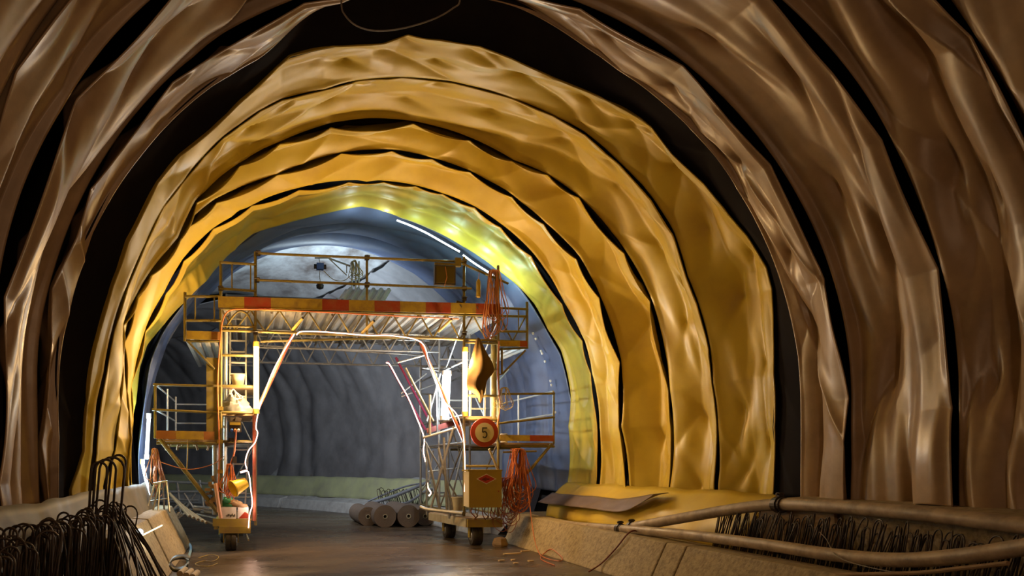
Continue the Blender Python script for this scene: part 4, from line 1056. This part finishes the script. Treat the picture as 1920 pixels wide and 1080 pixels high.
bucket('bucket', 'yellow bucket with a black inside tied to the left tower, tipped over', G(461, 905, GY - .18), .09, .15, .28, 'bright_yellow', Matrix.Rotation(math.radians(-115), 3, 'Y') @ Matrix.Rotation(math.radians(25), 3, 'X'))
def crate(name, label, px0, py0, px1, py1, y, dep, m, cat='crate'):
    a, b = PY(px0, py1, y), PY(px1, py0, y)
    c = V3((a.x + b.x) / 2, y + dep / 2, a.z)
    t = root(name, label, cat, tuple(c))
    mb = MB(); w, h = b.x - a.x, b.z - a.z
    mb.box(c + V3(0, -dep / 2 + .01, h / 2), (w, .02, h)); mb.box(c + V3(0, dep / 2 - .01, h / 2), (w, .02, h))
    mb.box(c + V3(-w / 2 + .01, 0, h / 2), (.02, dep - .04, h)); mb.box(c + V3(w / 2 - .01, 0, h / 2), (.02, dep - .04, h)); mb.box(c + V3(0, 0, .01), (w - .04, dep - .04, .02))
    mb.build('box', M[m], t); return t, c, w, h
t, c, w, h = crate('crate', 'white crate with smudged black marks on the left cart', 412, 951, 443, 973, GY - .05, .35, 'white')
for k in range(8):
    MB().box(c + V3(-.02 + .02 * k, -.352 / 2 - .003, .05 + .012 * (k % 3)), (.013, .004, .035 + .01 * (k % 2))).build('stencil_mark', M['ink'], t)
t, c, w, h = crate('crate', 'small white crate with a red corner, right of the marked crate', 446, 951, 466, 973, GY - .05, .35, 'white')
MB().prism([(c.x - w / 2 + .01, c.z + .01), (c.x + w / 2 - .005, c.z + .01), (c.x + w / 2 - .005, c.z + .09), (c.x + .03, c.z + .13)], c.y - .35 / 2 - .004, c.y - .35 / 2 - .001).build('red_corner', M['sign_red'], t)
cc = G(428, 950, GY)
heap('green_bag', 'green plastic bag on the marked crate', V3(cc.x - .02, GY + .12, cc.z), .17, .14, .15, 'green', 6)
heap('rag', 'yellowish grey rag on top of the crates', V3(G(441, 948).x, GY + .08, G(441, 950).z), .16, .10, .11, 'wood', 8, 'rag')
pipe('rolled_mat', 'short rolled mat lying over the small crate', [G(436, 944, GY), G(450, 948, GY - .02), G(463, 950, GY)], .045, 'wood', 12, 3, 'mat')
mb = MB().tube([G(404, 906, GY - .1), G(408, 935, GY - .12), G(411, 955, GY - .12), G(414, 972, GY - .12)], .035, 12, smooth=4)
solo(mb, 'hose', M['pink_hose'], 'thick pale pink hose hanging down to the left cart', 'hose', smooth=True)
# junction box left tower
a = G(441, 800, GY - .1)
jb = root('switch_box', 'dark switch box with sockets in the left tower above the orange coil', 'switch box', tuple(a - V3(0, 0, .16)))
MB().box(a, (.22, .12, .20)).build('housing', M['steel'], jb)
for k, mm in enumerate(('blue', 'orange', 'white')): MB().tube([a + V3(-.06 + .06 * k, -.06, -.06), a + V3(-.06 + .06 * k, -.11, -.08)], .024, 12).build('socket', M[mm], jb)
MB().box(a + V3(0, -.07, .05), (.19, .02, .05)).build('flap', M['board_yel'], jb)
pipe('cable', 'thick orange cable dropping from the switch box to the coil', [a + V3(.02, -.1, -.08), G(441, 830, GY - .1), G(439, 850, GY - .1), G(432, 870, GY - .1)], .016, 'orange', 8, 4, 'cable')
mb = MB().box(G(440, 862, GY - .1), (.07, .07, .12)); solo(mb, 'cable_joint', M['steel'], 'dark cable joint between the switch box and the orange coil', 'cable joint')
# small white work lamp by the tipped bucket
wl = G(458, 884, GY - .25)
t = root('work_lamp', 'small white work lamp above the tipped yellow bucket', 'lamp', tuple(wl))
MB().beam(wl + V3(-.07, 0, -.015), wl + V3(.06, 0, .02), .03, .035).build('lamp_tube', M['g_rope'], t)
MB().beam(wl + V3(-.08, .03, -.005), wl + V3(.07, .03, .03), .02, .05).build('lamp_holder', M['steel'], t)
# blue and white can on the right lower deck
c = G(945, 815, GY + .3); c.z = G(990, 832).z + .03
t = root('paint_can', 'white can with a blue band on the right lower deck behind the sign', 'can', tuple(c))
MB().lathe([(.07, 0), (.07, .17), (.055, .18)], 20, c).build('can', M['white'], t, smooth=True)
MB().lathe([(.072, .10), (.072, .16)], 20, c).build('blue_band', M['blue'], t, smooth=True)

# things on the top deck, further back
c = PY(600, 500, GY + 3.0)
t = root('chain_hoist', 'blue chain hoist with a dark hook block above the deck of the gantry', 'chain hoist', tuple(c))
MB().box(c, (.16, .14, .14)).build('body', M['blue'], t); MB().tube([c + V3(-.14, 0, 0), c + V3(.14, 0, 0)], .055, 12).build('drum', M['steel'], t)
MB().tube([c + V3(0, 0, -.07), c + V3(-.01, 0, -.22), c + V3(.01, 0, -.36)], .008, 6).build('chain', M['zinc'], t)
MB().lathe([(.02, 0), (.08, .03), (.09, .10), (.04, .16)], 14, c + V3(0, 0, -.52)).build('hook_block', M['black'], t, smooth=True)
hb = [PY(590, 484, GY + 3), PY(616, 484, GY + 3), PY(657, 499, GY + 3)]
t = root('rig_frame', 'light metal rig frame with struts holding the chain hoist', 'rig frame', tuple(PY(663, 560, GY + 3)))
MB().tube(hb, .022, 8).build('boom', M['alu'], t); MB().tube([PY(616, 484, GY + 3), PY(650, 516, GY + 3)], .014, 8).build('strut', M['alu'], t)
MB().tube([PY(650, 498, GY + 3), PY(650, 512, GY + 3)], .012, 8).build('strut', M['alu'], t)
for px in (660, 667, 673): MB().tube([PY(px, 490, GY + 3), PY(px, 640, GY + 3)], .02, 8).build('mast', M['alu'], t)
MB().tube([hb[0], hb[0] + V3(.1, 0, 0), c + V3(0, 0, .07)], .01, 8).build('hanger', M['alu'], t)
coil('hose_bundle', 'bundle of thin hoses looped from the hoist to the rig mast', PY(664, 492, GY + 2.9), .34, .40, 7, 'wire', 65, .008, .08, 'hose')
pipe('hose', 'thin pale hose swinging from the hoist to the rig mast', [PY(607, 508, GY + 2.9), PY(625, 524, GY + 2.9), PY(645, 526, GY + 2.9), PY(662, 512, GY + 2.9)], .008, 'board_yel', 6, 6, 'hose')
def lean_sheet(name, label, pts, y, m):
    A = [PY(px, py, yy) for (px, py), yy in zip(pts, y)]
    V = []; n = 24
    for i in range(n + 1):
        t = i / n; o = .02 * (1 if (i // 2) % 2 else -1)
        V.append(A[0].lerp(A[1], t) + V3(0, -o, o)); V.append(A[3].lerp(A[2], t) + V3(0, -o, o))
    F = [(2 * i, 2 * i + 2, 2 * i + 3, 2 * i + 1) for i in range(n)]
    o = solo(MB().add(V, F), name, M[m], label, 'corrugated sheet'); md = o.modifiers.new('t', 'SOLIDIFY'); md.thickness = .004
    return o
lean_sheet('corrugated_sheet', 'dark corrugated sheet leaning behind the toe board in the middle of the top deck', [(648, 540), (734, 542), (720, 566), (632, 562)], [GY + 2.2, GY + 2.2, GY + 1.2, GY + 1.2], 'corr')
for px in (743, 831):
    a = PY(px, 568, GY + 2.5)
    solo(MB().box((a.x, a.y, zt + .15), (.14, .1, .22)), 'marker_block', M['bright_yellow'], 'small bright yellow block standing on the top deck ' + ('near its middle' if px == 743 else 'below the square floodlight'), 'block', 'yellow blocks on the top deck')
mb = MB()
for k in range(14):
    x = 300 + k * 7.5 + rr.uniform(-3, 3); p = PY(x, rr.uniform(829, 833), GY + rr.uniform(.1, .8)); p.z = G(340, 826).z - .02
    mb.tube([p, p + V3(rr.uniform(-.05, .05), 0, -rr.uniform(.05, .16))], .02, 6)
tag(mb.build('hanging_debris', M['wood']), 'ragged debris hanging under the planks of the left lower deck', 'debris', kind='stuff')

# ================================================================ things on the floor
def roll(px, py, y, R, L, label, k):
    c = PY(px, py, y); c.z = R
    t = root('membrane_roll', label, 'membrane roll', (c.x, c.y, 0), 'membrane rolls on the floor')
    prof = [(.055, 0), (.055, -.005)]
    for i in range(9):
        r = .06 + (R - .06) * i / 9
        prof += [(r, -.004), (r + (R - .06) / 9 * .75, -.004), (r + (R - .06) / 9 * .85, .010)]
    prof += [(R, .0), (R, L), (.055, L), (.055, 0)]
    mb = MB().lathe(prof[1:], 40, c, 'y'); mb.F = [f for f in mb.F if len(f) == 4]
    mb.build('wound_sheet', M['felt'], t, smooth=True)
    m2 = MB().lathe([(.045, -.03), (.058, -.03), (.058, L), (.045, L), (.045, -.03)], 20, c, 'y'); m2.F = [f for f in m2.F if len(f) == 4]
    m2.build('core_tube', M['cream'], t, smooth=True)
roll(722, 965, 18.4, .285, 2.0, 'left one of the two front membrane rolls lying side by side on the floor', 0)
roll(766, 965, 18.4, .285, 2.0, 'right one of the two front membrane rolls, nearest the gantry cart', 1)
roll(690, 963, 18.9, .25, 1.8, 'dark membrane roll on the far left of the group of rolls', 2)
roll(797, 967, 18.8, .25, 1.8, 'membrane roll half hidden behind the right cart of the gantry', 3)
for k, (pts, lab) in enumerate((([(688, 946), (740, 930), (800, 905)], 'grey pipe rising behind the membrane rolls'), ([(705, 947), (760, 944), (800, 920), (830, 915)], 'grey pipe curving behind the membrane rolls towards the gantry'), ([(690, 940), (760, 912), (810, 905)], 'thin dark pipe topmost behind the membrane rolls'))):
    pipe('pipe', lab, [PY(x, y, 21.0 + .2 * k) for x, y in pts], .05 - .012 * k, 'slate_pipe', 12, 5, 'pipe', 'pipes behind the rolls')
def plF(k, n):
    p = PY(716 + k * 5.0, 936, 21.3); return (p.x, p.y, .38), (math.radians(-20), 0, math.radians(rr.uniform(20, 60))), rr.uniform(.9, 1.15)
hairpins(16, plF, .16, .5, 'small steel hairpin in the distant row behind the membrane rolls', 'distant steel hairpins', .010)
# left side: trestle, scrap tubes, white frames
t = root('trestle', 'metal trestle with thin shiny legs standing on the left barrier', 'trestle', tuple(PY(290, 960, 14.0)))
TP = [((300, 905), (284, 968)), ((300, 905), (296, 962)), ((312, 903), (318, 960)), ((290, 908), (272, 965)), ((305, 903), (308, 958))]
for a, b in TP: MB().tube([PY(*a, 13.9), PY(*b, 13.9 if a[0] % 2 else 13.5)], .016, 8).build('leg', M['zinc'], t)
MB().tube([PY(288, 907, 13.9), PY(314, 902, 13.9)], .02, 8).build('top_bar', M['alu'], t)
MB().tube([PY(280, 940, 13.8), PY(315, 935, 13.8)], .012, 8).build('cross_bar', M['zinc'], t)
t = root('tube_rack', 'pale tubular rack standing in the dark left of the gantry', 'rack', tuple(PZ(350, 965, 0)))
for a, b in (((310, 903), (395, 907)), ((312, 922), (372, 922)), ((312, 936), (372, 938)), ((332, 903), (338, 960)), ((374, 900), (382, 955)), ((345, 958), (366, 925)), ((366, 958), (345, 925)), ((314, 903), (314, 950))):
    MB().tube([PY(*a, 19), PY(*b, 19)], .035, 8).build('rack_tube', M['zinc'], t)
for k in range(22):
    x = 325 + 3.4 * k + rr.uniform(-6, 6); y0 = 957 + rr.uniform(-14, 8)
    a = PY(x, y0, 17.2 + rr.uniform(-.4, .4)); L = rr.uniform(.5, 1.1); an = rr.uniform(-.5, .5) + (2.5 if k < 8 else 0)
    b = a + V3(math.cos(an) * L, rr.uniform(-.4, .4), -.12 * (1 if k > 8 else 3))
    b.z = max(.03, b.z); pipe('scrap_tube', 'grey tube or bar in the scrap heap left of the gantry', [a, b], .016 + .008 * (k % 3), ('zinc', 'pipe', 'wood')[k % 3], 8, 1, 'scrap tube', 'scrap heap left of the gantry')
for k in range(5):
    pipe('scrap_board', 'thin brown board slanting down in the scrap beside the left barrier', [PY(318 + 6 * k, 925 + 6 * k, 16), PY(355 + 8 * k, 968 + 3 * k, 15.4)], .03, 'wood', 6, 1, 'board', 'slanting boards beside the left barrier')
# lamp on the left barrier
c = PY(262, 998, 10.2)
t = root('spot_lamp', 'small round white spot lamp on the left barrier', 'lamp', tuple(c))
V, F = [], []
MB().lathe([(.005, -.045), (.03, -.035), (.045, 0), (.03, .035), (.005, .045)], 20, c, 'y').build('bulb', M['g_white'], t, smooth=True)
MB().lathe([(.055, .0), (.05, .05), (.02, .08)], 20, c, 'y').build('reflector', M['steel'], t, smooth=True)
light('spot_lamp_light', 'POINT', c + V3(.12, -.08, .08), 9, (1, .93, .75), .03)
t = root('strip_lamp', 'slim glowing strip lamp lying along the top of the left barrier', 'lamp', tuple(PY(284, 994, 10.8)))
MB().tube([PY(266, 1004, 10.2), PY(304, 985, 11.6)], .010, 8).build('glass_tube', M['g_warm'], t); MB().tube([PY(303, 985.5, 11.56), PY(305, 984.5, 11.7)], .014, 8).build('end_cap', M['white'], t)
# curled strip and pipe ends at the lower edge
P = [PY(356, 1049, 9.6), PY(345, 1045, 9.7), PY(326, 1048, 9.6), PY(318, 1058, 9.5), PY(326, 1070, 9.4), PY(342, 1070, 9.4), PY(354, 1060, 9.4)]
mb = MB(); PS = spline(P, 6)
for a, b in zip(PS[:-1], PS[1:]): mb.beam(a, b + (b - a) * .1, .16, .02)
mb = MB(); n = len(PS); V = []
for p in PS: V += [p + V3(0, -.09, .0), p + V3(0, .09, .03)]
mb.add(V, [(2 * i, 2 * i + 2, 2 * i + 3, 2 * i + 1) for i in range(n - 1)])
o = solo(mb, 'rubber_strip', M['black'], 'curled black rubber strip lying at the foot of the left barrier', 'rubber strip', smooth=True)
md = o.modifiers.new('t', 'SOLIDIFY'); md.thickness = .014
for k, (px, py) in enumerate(((337, 1076), (349, 1079), (361, 1082))):
    p = PY(px, py, 8.7)
    mb = MB().tube([p, p + V3(.02, .5, -.02)], .035, 16)
    solo(mb, 'timber_pole', M['pale_wood'], 'pale round pole end poking out below the curled black strip', 'pole', 'pale pole ends at the lower edge')
# litter on the road at the right
for (px, py, w, d, m, lab) in ((960, 1042, .34, .05, 'pale_wood', 'long pale wood offcut on the wet road right of the gantry'), (985, 1037, .18, .04, 'pale_wood', 'short grey offcut beside the long pale one'),
                               (940, 1055, .10, .05, 'pale_wood', 'small pale chip in front of the long offcut'), (962, 1054, .07, .05, 'pale_wood', 'second small pale chip near the kerb'), (995, 1056, .09, .06, 'pale_wood', 'pale chip nearest the kerb'),
                               (967, 1060, .08, .04, 'pale_wood', 'lowest pale chip on the wet road')):
    p = PZ(px, py, 0); p.z = .035
    solo(MB().box(p, (w, d, .02), Matrix.Rotation(.2, 3, 'Z')), 'wood_offcut', M[m], lab, 'wood scrap', 'pale scraps on the road')
p = PZ(938, 1025, 0)
solo(MB().lathe([(.14, 0), (.16, .05), (.12, .16), (.05, .19)], 7, p), 'rubble_block', M['wood'], 'dark block of rubble at the foot of the barrier right of the wheel', 'rubble')
p = PZ(1132, 1000, 0)
clean()
